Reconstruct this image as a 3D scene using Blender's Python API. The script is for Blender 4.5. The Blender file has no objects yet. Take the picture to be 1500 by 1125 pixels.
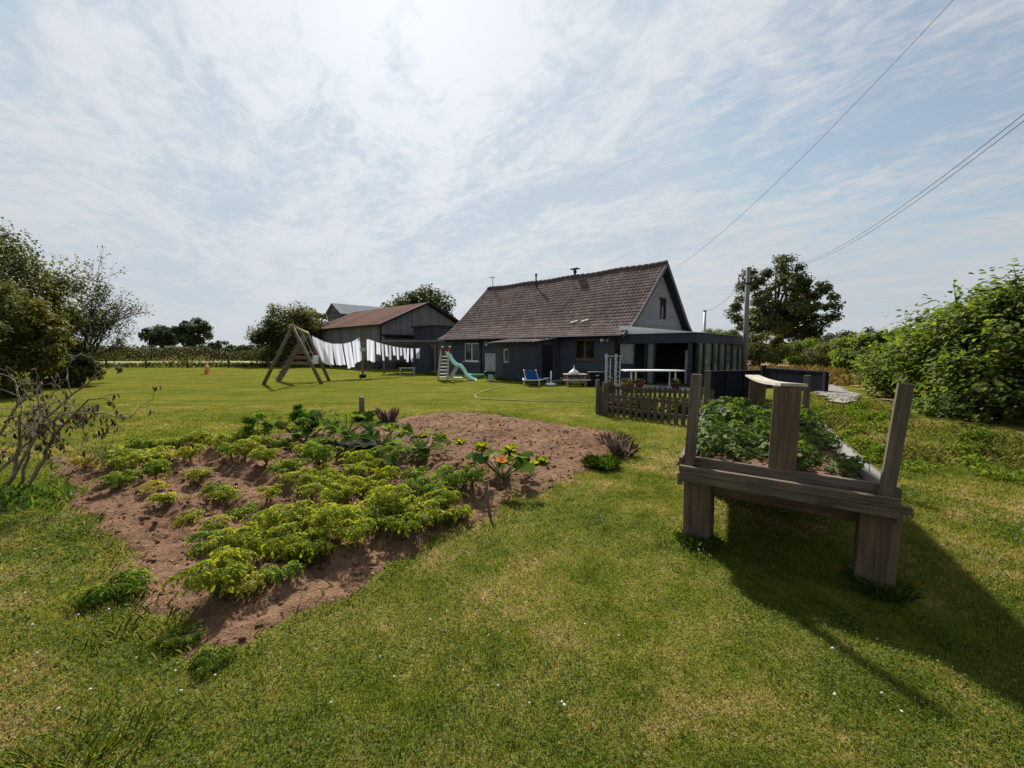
import bpy, math, random
import numpy as np
from mathutils import Vector, Matrix

scene = bpy.context.scene
COL = scene.collection
rng = np.random.default_rng(7)
random.seed(7)

# ------------------------------------------------------------------ camera
F, CX, CY, HOR, EYE = 600.0, 750.0, 562.5, 512.5, 1.65
PITCH = math.atan((CY - HOR) / F)
cam_data = bpy.data.cameras.new('camera')
cam_data.sensor_width = 36.0
cam_data.lens = 36.0 * F / 1500.0
cam_data.clip_start = 0.05
cam_data.clip_end = 6000
cam = bpy.data.objects.new('camera', cam_data)
COL.objects.link(cam)
cam.location = (0, 0, EYE)
cam.rotation_euler = (math.radians(90) - PITCH, 0, 0)
scene.camera = cam

def ray(px, py):
    a, b = (px - CX) / F, (CY - py) / F
    c, s = math.cos(PITCH), math.sin(PITCH)
    return Vector((a, c + b * s, -s + b * c))
def G(px, py, z=0.0):                      # where a sight line meets height z
    d = ray(px, py); k = (z - EYE) / d.z
    return Vector((d.x * k, d.y * k, z))
def V(px, py, Y):                          # the point on a sight line at distance Y
    d = ray(px, py); k = Y / d.y
    return Vector((d.x * k, Y, EYE + d.z * k))

# ------------------------------------------------------------------ noise
def _h(i, j, s):
    n = (i.astype(np.int64) * 374761393 + j.astype(np.int64) * 668265263 + s * 974634777) & 0xffffffff
    n = ((n ^ (n >> 13)) * 1274126177) & 0xffffffff
    return ((n ^ (n >> 16)) & 0xffff) / 65535.0
def vnoise(x, y, s=0):
    x = np.asarray(x, float); y = np.asarray(y, float)
    i, j = np.floor(x), np.floor(y); fx, fy = x - i, y - j
    fx = fx * fx * (3 - 2 * fx); fy = fy * fy * (3 - 2 * fy)
    a, b, c, d = _h(i, j, s), _h(i + 1, j, s), _h(i, j + 1, s), _h(i + 1, j + 1, s)
    return (a + (b - a) * fx) * (1 - fy) + (c + (d - c) * fx) * fy
def fbm(x, y, s=0, o=4):
    t, a, n = 0, .5, 0
    for k in range(o):
        t = t + a * vnoise(np.asarray(x) * 2 ** k + 17 * k, np.asarray(y) * 2 ** k - 9 * k, s + k); n += a; a *= .5
    return t / n
def sstep(a, b, x):
    t = np.clip((np.asarray(x, float) - a) / (b - a), 0, 1); return t * t * (3 - 2 * t)

# ------------------------------------------------------------------ materials
def new_mat(name):
    m = bpy.data.materials.new(name); m.use_nodes = True
    nt = m.node_tree; nt.nodes.clear()
    out = nt.nodes.new('ShaderNodeOutputMaterial')
    return m, nt, out
def ramp(nt, fac, stops):
    r = nt.nodes.new('ShaderNodeValToRGB'); cr = r.color_ramp
    while len(cr.elements) < len(stops): cr.elements.new(0.5)
    for e, (p, c) in zip(cr.elements, stops):
        e.position = p; e.color = (*c, 1)
    nt.links.new(fac, r.inputs[0]); return r.outputs[0]
def noise(nt, vec, scale, detail=4, rough=.55, dist=0.0, vscale=None):
    if vscale:
        mp = nt.nodes.new('ShaderNodeMapping'); mp.inputs['Scale'].default_value = vscale
        nt.links.new(vec, mp.inputs[0]); vec = mp.outputs[0]
    n = nt.nodes.new('ShaderNodeTexNoise')
    n.inputs['Scale'].default_value = scale; n.inputs['Detail'].default_value = detail
    n.inputs['Roughness'].default_value = rough; n.inputs['Distortion'].default_value = dist
    nt.links.new(vec, n.inputs['Vector']); return n.outputs['Fac']
def math_(nt, op, a, b=None, c=None, clamp=False):
    n = nt.nodes.new('ShaderNodeMath'); n.operation = op; n.use_clamp = clamp
    for k, v in enumerate((a, b, c)):
        if v is None: continue
        if isinstance(v, (int, float)): n.inputs[k].default_value = v
        else: nt.links.new(v, n.inputs[k])
    return n.outputs[0]
def mixc(nt, fac, a, b, mode='MIX'):
    n = nt.nodes.new('ShaderNodeMix'); n.data_type = 'RGBA'; n.blend_type = mode
    for k, v in ((0, fac), (6, a), (7, b)):
        if isinstance(v, (int, float)): n.inputs[k].default_value = v
        elif isinstance(v, tuple): n.inputs[k].default_value = (*v, 1)
        else: nt.links.new(v, n.inputs[k])
    return n.outputs[2]
def coord(nt, kind='Object'):
    t = nt.nodes.new('ShaderNodeTexCoord'); return t.outputs[kind]
def position(nt):
    return nt.nodes.new('ShaderNodeNewGeometry').outputs['Position']
def bump(nt, h, strength=.4, dist=.02):
    b = nt.nodes.new('ShaderNodeBump'); b.inputs['Strength'].default_value = strength
    b.inputs['Distance'].default_value = dist; nt.links.new(h, b.inputs['Height']); return b.outputs[0]
def principled(nt, out, color, rough=.7, spec=.3, normal=None, metal=0, trans=0):
    p = nt.nodes.new('ShaderNodeBsdfPrincipled')
    if isinstance(color, tuple): p.inputs['Base Color'].default_value = (*color, 1)
    else: nt.links.new(color, p.inputs['Base Color'])
    if isinstance(rough, (int, float)): p.inputs['Roughness'].default_value = rough
    else: nt.links.new(rough, p.inputs['Roughness'])
    p.inputs['Specular IOR Level'].default_value = spec
    p.inputs['Metallic'].default_value = metal
    p.inputs['Transmission Weight'].default_value = trans
    if normal is not None: nt.links.new(normal, p.inputs['Normal'])
    if out is not None: nt.links.new(p.outputs[0], out.inputs[0])
    return p
def attr(nt, name, fac=True):
    a = nt.nodes.new('ShaderNodeAttribute'); a.attribute_name = name
    return a.outputs['Fac'] if fac else a.outputs['Color']

def m_plain(name, c, rough=.6, spec=.35, vary=.15, scale=6, metal=0, bumpy=.1):
    m, nt, out = new_mat(name)
    n = noise(nt, coord(nt), scale, 5)
    lo = tuple(x * (1 - vary) for x in c); hi = tuple(min(1, x * (1 + vary)) for x in c)
    principled(nt, out, ramp(nt, n, [(.3, lo), (.7, hi)]), rough, spec, bump(nt, noise(nt, coord(nt), scale * 6), bumpy, .01), metal)
    return m
def m_leaf(name, stops, transl=.4, rough=.5, spec=.35, tcol=None, pscale=.8):
    rough = max(rough, .62); spec = min(spec * .35, .14)
    m, nt, out = new_mat(name)
    r = attr(nt, 'rnd')
    n = noise(nt, coord(nt), pscale, 3)
    f = math_(nt, 'ADD', math_(nt, 'MULTIPLY', r, .72), math_(nt, 'MULTIPLY', math_(nt, 'SUBTRACT', n, .22), .5), clamp=True)
    c = ramp(nt, f, stops)
    p = principled(nt, None, c, rough, spec)
    t = nt.nodes.new('ShaderNodeBsdfTranslucent')
    tc = mixc(nt, 1.0, c, tcol or (1.45, 1.5, .6), 'MULTIPLY')
    nt.links.new(tc, t.inputs[0])
    mx = nt.nodes.new('ShaderNodeMixShader'); mx.inputs[0].default_value = transl
    nt.links.new(p.outputs[0], mx.inputs[1]); nt.links.new(t.outputs[0], mx.inputs[2])
    nt.links.new(mx.outputs[0], out.inputs[0])
    return m
def m_wood(name, c1, c2, c3, grain=(2.2, 38, 1), rough=.85, bstr=.5):
    m, nt, out = new_mat(name)
    uv = coord(nt, 'UV')
    g = noise(nt, uv, 1.0, 6, .65, .6, grain)
    big = noise(nt, coord(nt), 3.0, 3)
    crack = noise(nt, uv, 1.0, 2, .5, .3, (grain[0] * .5, grain[1] * 1.7, 1))
    f = math_(nt, 'ADD', math_(nt, 'MULTIPLY', g, .7), math_(nt, 'MULTIPLY', big, .3))
    c = ramp(nt, f, [(.33, c1), (.5, c2), (.68, c3)])
    ck = math_(nt, 'LESS_THAN', crack, .31)
    c = mixc(nt, math_(nt, 'MULTIPLY', ck, .7), c, tuple(x * .25 for x in c1))
    kv = nt.nodes.new('ShaderNodeTexVoronoi'); kv.inputs['Scale'].default_value = 1.0; kv.inputs['Randomness'].default_value = 1
    mp = nt.nodes.new('ShaderNodeMapping'); mp.inputs['Scale'].default_value = (1.3, 6, 1)
    nt.links.new(uv, mp.inputs[0]); nt.links.new(mp.outputs[0], kv.inputs['Vector'])
    knot = math_(nt, 'LESS_THAN', math_(nt, 'ADD', kv.outputs['Distance'], math_(nt, 'MULTIPLY', g, .12)), .13)
    c = mixc(nt, math_(nt, 'MULTIPLY', knot, .6), c, tuple(x * .5 for x in c1))
    h = math_(nt, 'SUBTRACT', g, math_(nt, 'MULTIPLY', ck, .5))
    principled(nt, out, c, rough, .2, bump(nt, h, bstr, .006))
    return m
def m_boards(name, c, pitch=.15, axis='z', ang=0, vary=.2, rough=.6, gap=.06):
    """painted or bare boards: thin dark joints every `pitch` metres along z or along a horizontal direction"""
    m, nt, out = new_mat(name)
    p = position(nt); s = nt.nodes.new('ShaderNodeSeparateXYZ'); nt.links.new(p, s.inputs[0])
    if axis == 'z': k = s.outputs[2]
    else:
        k = math_(nt, 'ADD', math_(nt, 'MULTIPLY', s.outputs[0], math.cos(ang)), math_(nt, 'MULTIPLY', s.outputs[1], math.sin(ang)))
    q = math_(nt, 'DIVIDE', math_(nt, 'ADD', k, 100), pitch)
    fr = math_(nt, 'FRACT', q); cell = math_(nt, 'FLOOR', q)
    wn = nt.nodes.new('ShaderNodeTexWhiteNoise'); wn.noise_dimensions = '1D'; nt.links.new(cell, wn.inputs['W'])
    lo = tuple(x * (1 - vary) for x in c); hi = tuple(x * (1 + vary) for x in c)
    st = noise(nt, p, 1.0, 5, .6, .2, (9, 9, 1.2) if axis != 'z' else (1.2, 1.2, 9))
    f = math_(nt, 'ADD', math_(nt, 'MULTIPLY', wn.outputs[0], .5), math_(nt, 'MULTIPLY', st, .5))
    col = ramp(nt, f, [(.2, lo), (.75, hi)])
    j = math_(nt, 'LESS_THAN', fr, gap)
    col = mixc(nt, math_(nt, 'MULTIPLY', j, .75), col, tuple(x * .15 for x in c))
    hgt = math_(nt, 'ADD', math_(nt, 'SUBTRACT', math_(nt, 'MULTIPLY', fr, -.6 if axis == 'z' else 0.0), math_(nt, 'MULTIPLY', j, 1.0)), math_(nt, 'MULTIPLY', st, .25))
    principled(nt, out, col, rough, .06, bump(nt, hgt, .6, .02))
    return m
def m_glass(name, c=(.012, .015, .018), rough=.06):
    m, nt, out = new_mat(name)
    n = noise(nt, coord(nt), 1.3, 2)
    principled(nt, out, ramp(nt, n, [(.3, tuple(x * .6 for x in c)), (.7, tuple(x * 1.7 for x in c))]), rough, .5, bump(nt, n, .03, .02))
    return m

# ------------------------------------------------------------------ objects
def tag(o, label=None, cat=None, group=None, kind=None):
    if label: o['label'] = label
    if cat: o['category'] = cat
    if group: o['group'] = group
    if kind: o['kind'] = kind
    return o
def root(name, label, cat, loc=(0, 0, 0), group=None):
    o = bpy.data.objects.new(name, None); o.empty_display_size = .2
    COL.objects.link(o); o.location = loc
    return tag(o, label, cat, group)
def wloc(o):
    v = Vector((0, 0, 0))
    while o is not None: v = v + o.location; o = o.parent
    return v
def copy_tree(o, parent=None):
    c = o.copy(); COL.objects.link(c)
    if parent is not None: c.parent = parent
    for ch in o.children: copy_tree(ch, c)
    return c
def link(name, me, mat, parent):
    ob = bpy.data.objects.new(name, me); COL.objects.link(ob)
    if mat: me.materials.append(mat)
    if parent is not None: ob.parent = parent
    return ob

class MB:
    def __init__(self): self.v, self.f, self.uv, self.c = [], [], [], []
    def add(self, vs, fs, uvs=None, col=None):
        n = len(self.v); self.v += [tuple(x) for x in vs]
        for k, f in enumerate(fs):
            self.f.append([i + n for i in f]); self.uv.append(uvs[k] if uvs else [(0, 0)] * len(f)); self.c.append(col if col is not None else .5)
        return self
    def obox(self, o, a, b, c, col=None):
        o, a, b, c = map(Vector, (o, a, b, c))
        vs = [o, o + a, o + a + b, o + b, o + c, o + a + c, o + a + b + c, o + b + c]
        fs = [(0, 3, 2, 1), (4, 5, 6, 7), (0, 1, 5, 4), (1, 2, 6, 5), (2, 3, 7, 6), (3, 0, 4, 7)]
        if a.cross(b).dot(c) < 0: fs = [f[::-1] for f in fs]
        L = [a.length, b.length, c.length]; ax = [(0, 0, 0), (1, 0, 0), (1, 1, 0), (0, 1, 0), (0, 0, 1), (1, 0, 1), (1, 1, 1), (0, 1, 1)]
        long = L.index(max(L)); r = random.random() * 7; uvs = []
        oth = [k for k in range(3) if k != long]
        for f in fs:
            uvs.append([(ax[i][long] * L[long] + r, ax[i][oth[0]] * L[oth[0]] + ax[i][oth[1]] * L[oth[1]] * 1.0 + r) for i in f])
        return self.add(vs, fs, uvs, col)
    def box(self, c, s, rz=0, col=None):
        cs, sn = math.cos(rz), math.sin(rz)
        a = Vector((cs * s[0], sn * s[0], 0)); b = Vector((-sn * s[1], cs * s[1], 0)); u = Vector((0, 0, s[2]))
        return self.obox(Vector(c) - a / 2 - b / 2 - u / 2, a, b, u, col)
    def beam(self, p0, p1, w, h, up=(0, 0, 1), col=None):
        p0, p1 = Vector(p0), Vector(p1); d = p1 - p0; up = Vector(up)
        s = d.cross(up)
        if s.length < 1e-5: s = d.cross(Vector((0, 1, 0)))
        s.normalize(); t = s.cross(d).normalized()
        return self.obox(p0 - s * w / 2 - t * h / 2, d, s * w, t * h, col)
    def tube(self, pts, rad, n=7, col=None):
        pts = [Vector(p) for p in pts]
        if not hasattr(rad, '__len__'): rad = [rad] * len(pts)
        vs, fs, uvs = [], [], []; L = 0
        ref = Vector((0.31, 0.17, 0.93))
        for i, p in enumerate(pts):
            d = (pts[min(i + 1, len(pts) - 1)] - pts[max(i - 1, 0)])
            d = d.normalized() if d.length > 1e-9 else Vector((0, 0, 1))
            a = d.cross(ref)
            if a.length < .1: a = d.cross(Vector((1, 0, 0)))
            a.normalize(); b = d.cross(a)
            for k in range(n):
                t = 2 * math.pi * k / n
                vs.append(p + (a * math.cos(t) + b * math.sin(t)) * rad[i])
        for i in range(len(pts) - 1):
            l2 = L + (pts[i + 1] - pts[i]).length
            for k in range(n):
                k2 = (k + 1) % n
                fs.append((i * n + k, i * n + k2, (i + 1) * n + k2, (i + 1) * n + k))
                w = 6.28 * rad[i] / n
                uvs.append([(L, k * w), (L, (k + 1) * w), (l2, (k + 1) * w), (l2, k * w)])
            L = l2
        fs.append(tuple(range(n))[::-1]); uvs.append([(0, 0)] * n)
        fs.append(tuple(range((len(pts) - 1) * n, len(pts) * n))); uvs.append([(0, 0)] * n)
        return self.add(vs, fs, uvs, col)
    def lathe(self, c, prof, n=20, col=None):
        c = Vector(c); vs, fs = [], []
        for r, z in prof:
            for k in range(n):
                t = 2 * math.pi * k / n; vs.append(c + Vector((r * math.cos(t), r * math.sin(t), z)))
        for i in range(len(prof) - 1):
            for k in range(n):
                k2 = (k + 1) % n; fs.append((i * n + k, i * n + k2, (i + 1) * n + k2, (i + 1) * n + k))
        fs.append(tuple(range(n))[::-1]); fs.append(tuple(range((len(prof) - 1) * n, len(prof) * n)))
        return self.add(vs, fs, None, col)
    def prism(self, poly, ext, col=None):
        poly = [Vector(p) for p in poly]; ext = Vector(ext); n = len(poly)
        vs = poly + [p + ext for p in poly]
        fs = [tuple(range(n))[::-1], tuple(range(n, 2 * n))] + [(i, (i + 1) % n, (i + 1) % n + n, i + n) for i in range(n)]
        return self.add(vs, fs, None, col)
    def build(self, name, mat, parent=None, smooth=False, bevel=0):
        me = bpy.data.meshes.new(name)
        off = wloc(parent) if parent is not None else Vector((0, 0, 0))
        me.from_pydata([(x - off.x, y - off.y, z - off.z) for x, y, z in self.v], [], self.f)
        ul = me.uv_layers.new(name='UVMap')
        ul.data.foreach_set('uv', [q for u in self.uv for p in u for q in p])
        a = me.attributes.new('rnd', 'FLOAT', 'FACE'); a.data.foreach_set('value', [float(x) for x in self.c])
        if smooth: me.polygons.foreach_set('use_smooth', [True] * len(me.polygons))
        me.validate(); me.update()
        ob = link(name, me, mat, parent)
        if bevel:
            b = ob.modifiers.new('bevel', 'BEVEL'); b.width = bevel; b.segments = 2; b.limit_method = 'ANGLE'
        return ob

def np_mesh(name, V_, faces, mat, parent=None, rnd=None, smooth=False, local=False):
    """V_ (n,3); faces (m,k) all of k corners; rnd one value per vertex"""
    me = bpy.data.meshes.new(name)
    V_ = np.asarray(V_, float)
    if parent is not None and not local:
        V_ = V_ - np.array(wloc(parent))
    m, k = faces.shape
    me.vertices.add(len(V_)); me.vertices.foreach_set('co', V_.astype(np.float32).ravel())
    me.loops.add(m * k); me.loops.foreach_set('vertex_index', faces.astype(np.int32).ravel())
    me.polygons.add(m); me.polygons.foreach_set('loop_start', np.arange(0, m * k, k, dtype=np.int32))
    if smooth: me.polygons.foreach_set('use_smooth', np.ones(m, bool))
    me.update(calc_edges=True)
    if rnd is not None:
        a = me.attributes.new('rnd', 'FLOAT', 'POINT'); a.data.foreach_set('value', np.asarray(rnd, np.float32))
    return link(name, me, mat, parent)
def unit(a):
    return a / np.maximum(np.linalg.norm(a, axis=-1, keepdims=True), 1e-9)
def leaf_arrays(P, D, N, L, W, hi=False, fold=.12, droop=.15):
    """leaf blades: P base, D along, N up; returns verts, faces per leaf (diamond, or two folded quads)"""
    P, D, N = np.asarray(P, float), unit(np.asarray(D, float)), np.asarray(N, float)
    n = len(P); L = np.broadcast_to(L, (n,))[:, None]; W = np.broadcast_to(W, (n,))[:, None]
    S = unit(np.cross(D, N)); U = np.cross(S, D)
    if hi:
        b = P; t = P + D * L - U * L * droop
        l1 = P + D * L * .28 + S * W * .46 + U * L * fold; r1 = P + D * L * .28 - S * W * .46 + U * L * fold
        l2 = P + D * L * .68 + S * W * .38 + U * L * (fold - droop * .3); r2 = P + D * L * .68 - S * W * .38 + U * L * (fold - droop * .3)
        vs = np.stack([b, l1, l2, t, r2, r1], 1).reshape(-1, 3)
        k = np.arange(n)[:, None] * 6
        fs = np.concatenate([k + np.array([[0, 1, 2, 3]]), k + np.array([[0, 3, 4, 5]])], 0)
        return vs, fs, 6
    vs = np.stack([P, P + D * L * .45 + S * W * .5 + U * L * fold, P + D * L - U * L * droop, P + D * L * .45 - S * W * .5 + U * L * fold], 1).reshape(-1, 3)
    fs = np.arange(n)[:, None] * 4 + np.array([[0, 1, 2, 3]])
    return vs, fs, 4
def leaf_obj(name, P, D, N, L, W, mat, parent, rnd, hi=False, local=False, fold=.12, droop=.15):
    vs, fs, k = leaf_arrays(P, D, N, L, W, hi, fold, droop)
    return np_mesh(name, vs, fs, mat, parent, np.repeat(rnd, k), local=local)
def rdir(n, r=rng):
    return unit(r.normal(size=(n, 3)))

D1 = Vector((-.732, .681, 0)); D1.normalize()      # along the house, away to the left
D2 = Vector((-D1.y * -1, -D1.x * 1, 0)); D2 = Vector((D1.y, -D1.x, 0))   # across the house, away to the right
UP = Vector((0, 0, 1))
AD1 = math.atan2(D1.y, D1.x)
# ------------------------------------------------------------------ sky and sun
SUN_EL, SUN_AZ = math.radians(40), math.radians(-14)      # azimuth from +Y, negative to the left
SUN = Vector((math.sin(SUN_AZ) * math.cos(SUN_EL), math.cos(SUN_AZ) * math.cos(SUN_EL), math.sin(SUN_EL)))
w = bpy.data.worlds.new('World'); scene.world = w; w.use_nodes = True
nt = w.node_tree; nt.nodes.clear()
out = nt.nodes.new('ShaderNodeOutputWorld'); bg = nt.nodes.new('ShaderNodeBackground')
sky = nt.nodes.new('ShaderNodeTexSky'); sky.sky_type = 'NISHITA'; sky.sun_disc = False
sky.sun_elevation = SUN_EL; sky.sun_rotation = SUN_AZ
sky.air_density = 1.0; sky.dust_density = 1.2; sky.ozone_density = 1.2
tc = coord(nt, 'Generated')
sp = nt.nodes.new('ShaderNodeSeparateXYZ'); nt.links.new(tc, sp.inputs[0])
zc = math_(nt, 'ADD', math_(nt, 'MAXIMUM', sp.outputs[2], 0.0), .10)
cu = math_(nt, 'DIVIDE', sp.outputs[0], zc); cv = math_(nt, 'DIVIDE', sp.outputs[1], zc)
# cloud layer seen in plan, streaks drawn out away to the left
ca, sa = math.cos(math.radians(36)), math.sin(math.radians(36))
ku = math_(nt, 'ADD', math_(nt, 'MULTIPLY', cu, ca), math_(nt, 'MULTIPLY', cv, sa))
kv = math_(nt, 'SUBTRACT', math_(nt, 'MULTIPLY', cv, ca), math_(nt, 'MULTIPLY', cu, sa))
cb = nt.nodes.new('ShaderNodeCombineXYZ'); nt.links.new(ku, cb.inputs[0]); nt.links.new(kv, cb.inputs[1])
cb.inputs[2].default_value = 3.7
n1 = noise(nt, cb.outputs[0], 1.0, 7, .55, .6, (1.05, .50, 1))       # broad sheets
n2 = noise(nt, cb.outputs[0], 1.0, 12, .66, 1.3, (2.9, 1.5, 1))       # wisps
n3 = noise(nt, cb.outputs[0], 1.0, 4, .6, .8, (17, 11, 1))           # mackerel mottling
dv = nt.nodes.new('ShaderNodeVectorMath'); dv.operation = 'DOT_PRODUCT'
nrm = nt.nodes.new('ShaderNodeVectorMath'); nrm.operation = 'NORMALIZE'; nt.links.new(tc, nrm.inputs[0])
nt.links.new(nrm.outputs[0], dv.inputs[0]); dv.inputs[1].default_value = SUN
sd = math_(nt, 'MAXIMUM', dv.outputs['Value'], 0.0)
glow = math_(nt, 'POWER', sd, 3.0)
glow2 = math_(nt, 'POWER', sd, 40.0)
base = math_(nt, 'ADD', math_(nt, 'MULTIPLY', n1, .62), math_(nt, 'MULTIPLY', n2, .56))
base = math_(nt, 'ADD', base, math_(nt, 'MULTIPLY', math_(nt, 'SUBTRACT', n3, .5), .30))
base = math_(nt, 'ADD', base, math_(nt, 'MULTIPLY', glow2, .12))
base = math_(nt, 'ADD', base, math_(nt, 'ADD', math_(nt, 'MULTIPLY', glow, .06), math_(nt, 'MULTIPLY', math_(nt, 'SUBTRACT', 1.0, math_(nt, 'MULTIPLY', math_(nt, 'MAXIMUM', sp.outputs[2], 0.0), 4.0), clamp=True), .08)))
cm = nt.nodes.new('ShaderNodeMapRange'); cm.interpolation_type = 'SMOOTHSTEP'
nt.links.new(base, cm.inputs[0]); cm.inputs[1].default_value = .49; cm.inputs[2].default_value = .77
cm.inputs[3].default_value = .30; cm.inputs[4].default_value = .98
cloudL = math_(nt, 'ADD', 3.9, math_(nt, 'ADD', math_(nt, 'MULTIPLY', glow, 1.95), math_(nt, 'MULTIPLY', glow2, .75)))
ccol = nt.nodes.new('ShaderNodeCombineXYZ')
nt.links.new(math_(nt, 'MULTIPLY', cloudL, .955), ccol.inputs[0]); nt.links.new(math_(nt, 'MULTIPLY', cloudL, 1.0), ccol.inputs[1]); nt.links.new(math_(nt, 'MULTIPLY', cloudL, 1.05), ccol.inputs[2])
skyc = mixc(nt, 1.0, sky.outputs[0], (.66, .76, .74), 'MULTIPLY')
cap = nt.nodes.new('ShaderNodeVectorMath'); cap.operation = 'MINIMUM'; nt.links.new(skyc, cap.inputs[0]); cap.inputs[1].default_value = (2.8, 3.55, 4.4); skyc = cap.outputs[0]
mix = nt.nodes.new('ShaderNodeMix'); mix.data_type = 'RGBA'
nt.links.new(cm.outputs[0], mix.inputs[0]); nt.links.new(skyc, mix.inputs[6]); nt.links.new(ccol.outputs[0], mix.inputs[7])
# thin haze low over the horizon
hz = math_(nt, 'MULTIPLY', math_(nt, 'POWER', math_(nt, 'SUBTRACT', 1.0, math_(nt, 'MAXIMUM', sp.outputs[2], 0.0), clamp=True), 5.0), .85)
hl = math_(nt, 'ADD', 3.75, math_(nt, 'MULTIPLY', glow, 1.5)); hcol = nt.nodes.new('ShaderNodeCombineXYZ')
for k_, w_ in enumerate((.94, 1.0, 1.05)): nt.links.new(math_(nt, 'MULTIPLY', hl, w_), hcol.inputs[k_])
nt.links.new(mixc(nt, hz, mix.outputs[2], hcol.outputs[0]), bg.inputs[0]); bg.inputs[1].default_value = .088
nt.links.new(bg.outputs[0], out.inputs[0])

sl = bpy.data.lights.new('sun', 'SUN'); sl.energy = 5.0; sl.angle = math.radians(2.8); sl.color = (1, .94, .84)
so = bpy.data.objects.new('sun', sl); COL.objects.link(so)
so.rotation_euler = SUN.to_track_quat('Z', 'Y').to_euler(); so.location = SUN * 60
scene.view_settings.view_transform = 'Standard'; scene.view_settings.look = 'None'
scene.view_settings.exposure = .78; scene.view_settings.gamma = 1
scene.cycles.max_bounces = 6; scene.cycles.transparent_max_bounces = 8
scene.cycles.use_denoising = True

# ------------------------------------------------------------------ ground
def poly_sd(poly, x, y):
    """signed distance to polygon, positive inside"""
    x = np.asarray(x, float); y = np.asarray(y, float)
    d = np.full(x.shape, 1e9); ins = np.zeros(x.shape, bool); n = len(poly)
    for i in range(n):
        ax, ay = poly[i]; bx, by = poly[(i + 1) % n]
        ex, ey = bx - ax, by - ay
        t = np.clip(((x - ax) * ex + (y - ay) * ey) / (ex * ex + ey * ey), 0, 1)
        d = np.minimum(d, np.hypot(x - ax - t * ex, y - ay - t * ey))
        c = ((ay > y) != (by > y))
        xi = ax + (y - ay) * ex / (ey if abs(ey) > 1e-9 else 1e-9)
        ins ^= c & (x < xi)
    return np.where(ins, d, -d)
bed_px = [(72, 672), (92, 712), (122, 752), (150, 800), (180, 850), (215, 905), (290, 930), (335, 955), (372, 928), (430, 893), (520, 855), (585, 825), (650, 788), (735, 738),
          (830, 703), (895, 664), (925, 645), (900, 632), (845, 626), (770, 614), (700, 605), (640, 604), (590, 613), (550, 624), (470, 632), (360, 640), (240, 654), (150, 664)]
BED = [(G(*p).x, G(*p).y) for p in bed_px]
B0 = G(335, 955); BU = (G(75, 678) - B0).normalized(); BV = Vector((-BU.y, BU.x, 0)) * -1
if BV.dot(G(930, 640) - B0) < 0: BV = -BV
hedge_px = [(1268, 606), (1290, 628), (1330, 645), (1400, 655), (1500, 668), (1620, 690)]
HL = [(G(*p).x, G(*p).y) for p in hedge_px]
HEDGE = [(9.5, 16)] + HL + [(20, 3), (24, 16)]
def bedsd(x, y): return poly_sd(BED, x, y) + .55 * (fbm(np.asarray(x) * 3.4, np.asarray(y) * 3.4, 5, 5) - .5)
def H0(x, y):
    b = .32 * sstep(-1.3, .9, poly_sd(HEDGE, x, y)) + .05 * (fbm(np.asarray(x) * .35, np.asarray(y) * .35, 3, 3) - .5) * sstep(3, 9, np.hypot(x, y))
    return b
def Hs(x, y): return float(H0(np.array([x]), np.array([y]))[0])

def axis_lin(a, b, step, far, grow=1.25):
    m = list(np.arange(a, b + step / 2, step)); s = step; x = b; hi = []
    while x < far: s *= grow; x += s; hi.append(x)
    s = step; x = a; lo = []
    while x > -far: s *= grow; x -= s; lo.append(x)
    return np.array(lo[::-1] + m + hi)
xs = axis_lin(-13, 13, .16, 2600); ys = axis_lin(-3, 17, .16, 2600)
X, Y = np.meshgrid(xs, ys)
Z = H0(X, Y) - .10 * sstep(.05, .35, bedsd(X, Y))
nx, ny = len(xs), len(ys)
idx = np.arange(nx * ny).reshape(ny, nx)
fs = np.stack([idx[:-1, :-1], idx[:-1, 1:], idx[1:, 1:], idx[1:, :-1]], -1).reshape(-1, 4)

GREENS = dict(a=(.038, .058, .012), b=(.072, .098, .018), c=(.125, .135, .030), d=(.19, .155, .062))
def lawn_color(nt):
    p = position(nt)
    n1 = noise(nt, p, .55, 6, .66, .5); n2 = noise(nt, p, 2.6, 5, .65, .4); n3 = noise(nt, p, 14, 3, .6)
    f = math_(nt, 'ADD', math_(nt, 'MULTIPLY', n1, .52), math_(nt, 'ADD', math_(nt, 'MULTIPLY', n2, .34), math_(nt, 'MULTIPLY', n3, .14)))
    f = math_(nt, 'ADD', math_(nt, 'MULTIPLY', math_(nt, 'SUBTRACT', f, .5), 1.4), .516)
    return p, f
def lawn_mat():
    m, nt, out = new_mat('lawn')
    p, f = lawn_color(nt)
    s = nt.nodes.new('ShaderNodeSeparateXYZ'); nt.links.new(p, s.inputs[0])
    # the far mown lawn is brighter and yellower than the trodden part near the beds
    far = nt.nodes.new('ShaderNodeMapRange'); nt.links.new(s.outputs[1], far.inputs[0]); far.inputs[1].default_value = 6; far.inputs[2].default_value = 13
    near_c = ramp(nt, f, [(.33, (.046, .058, .012)), (.46, (.106, .120, .020)), (.56, (.175, .160, .042)), (.66, (.33, .235, .125))])
    far_c = ramp(nt, f, [(.34, (.074, .096, .013)), (.5, (.118, .132, .018)), (.66, (.19, .170, .036))])
    c = mixc(nt, far.outputs[0], near_c, far_c)
    st = noise(nt, p, 1.0, 2, .5, 0, (.14, 1.9, 1))
    c = mixc(nt, math_(nt, 'MULTIPLY', far.outputs[0], .35), c, ramp(nt, st, [(.35, (.066, .092, .013)), (.65, (.20, .175, .036))]))
    # dusty straw fringe around the soil
    h = math_(nt, 'ADD', math_(nt, 'MULTIPLY', noise(nt, p, 55, 3), 1.0), math_(nt, 'MULTIPLY', noise(nt, p, 9, 3), .6))
    principled(nt, out, c, 1.0, .0, bump(nt, h, .9, .05))
    return m
M_LAWN = lawn_mat()
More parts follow.
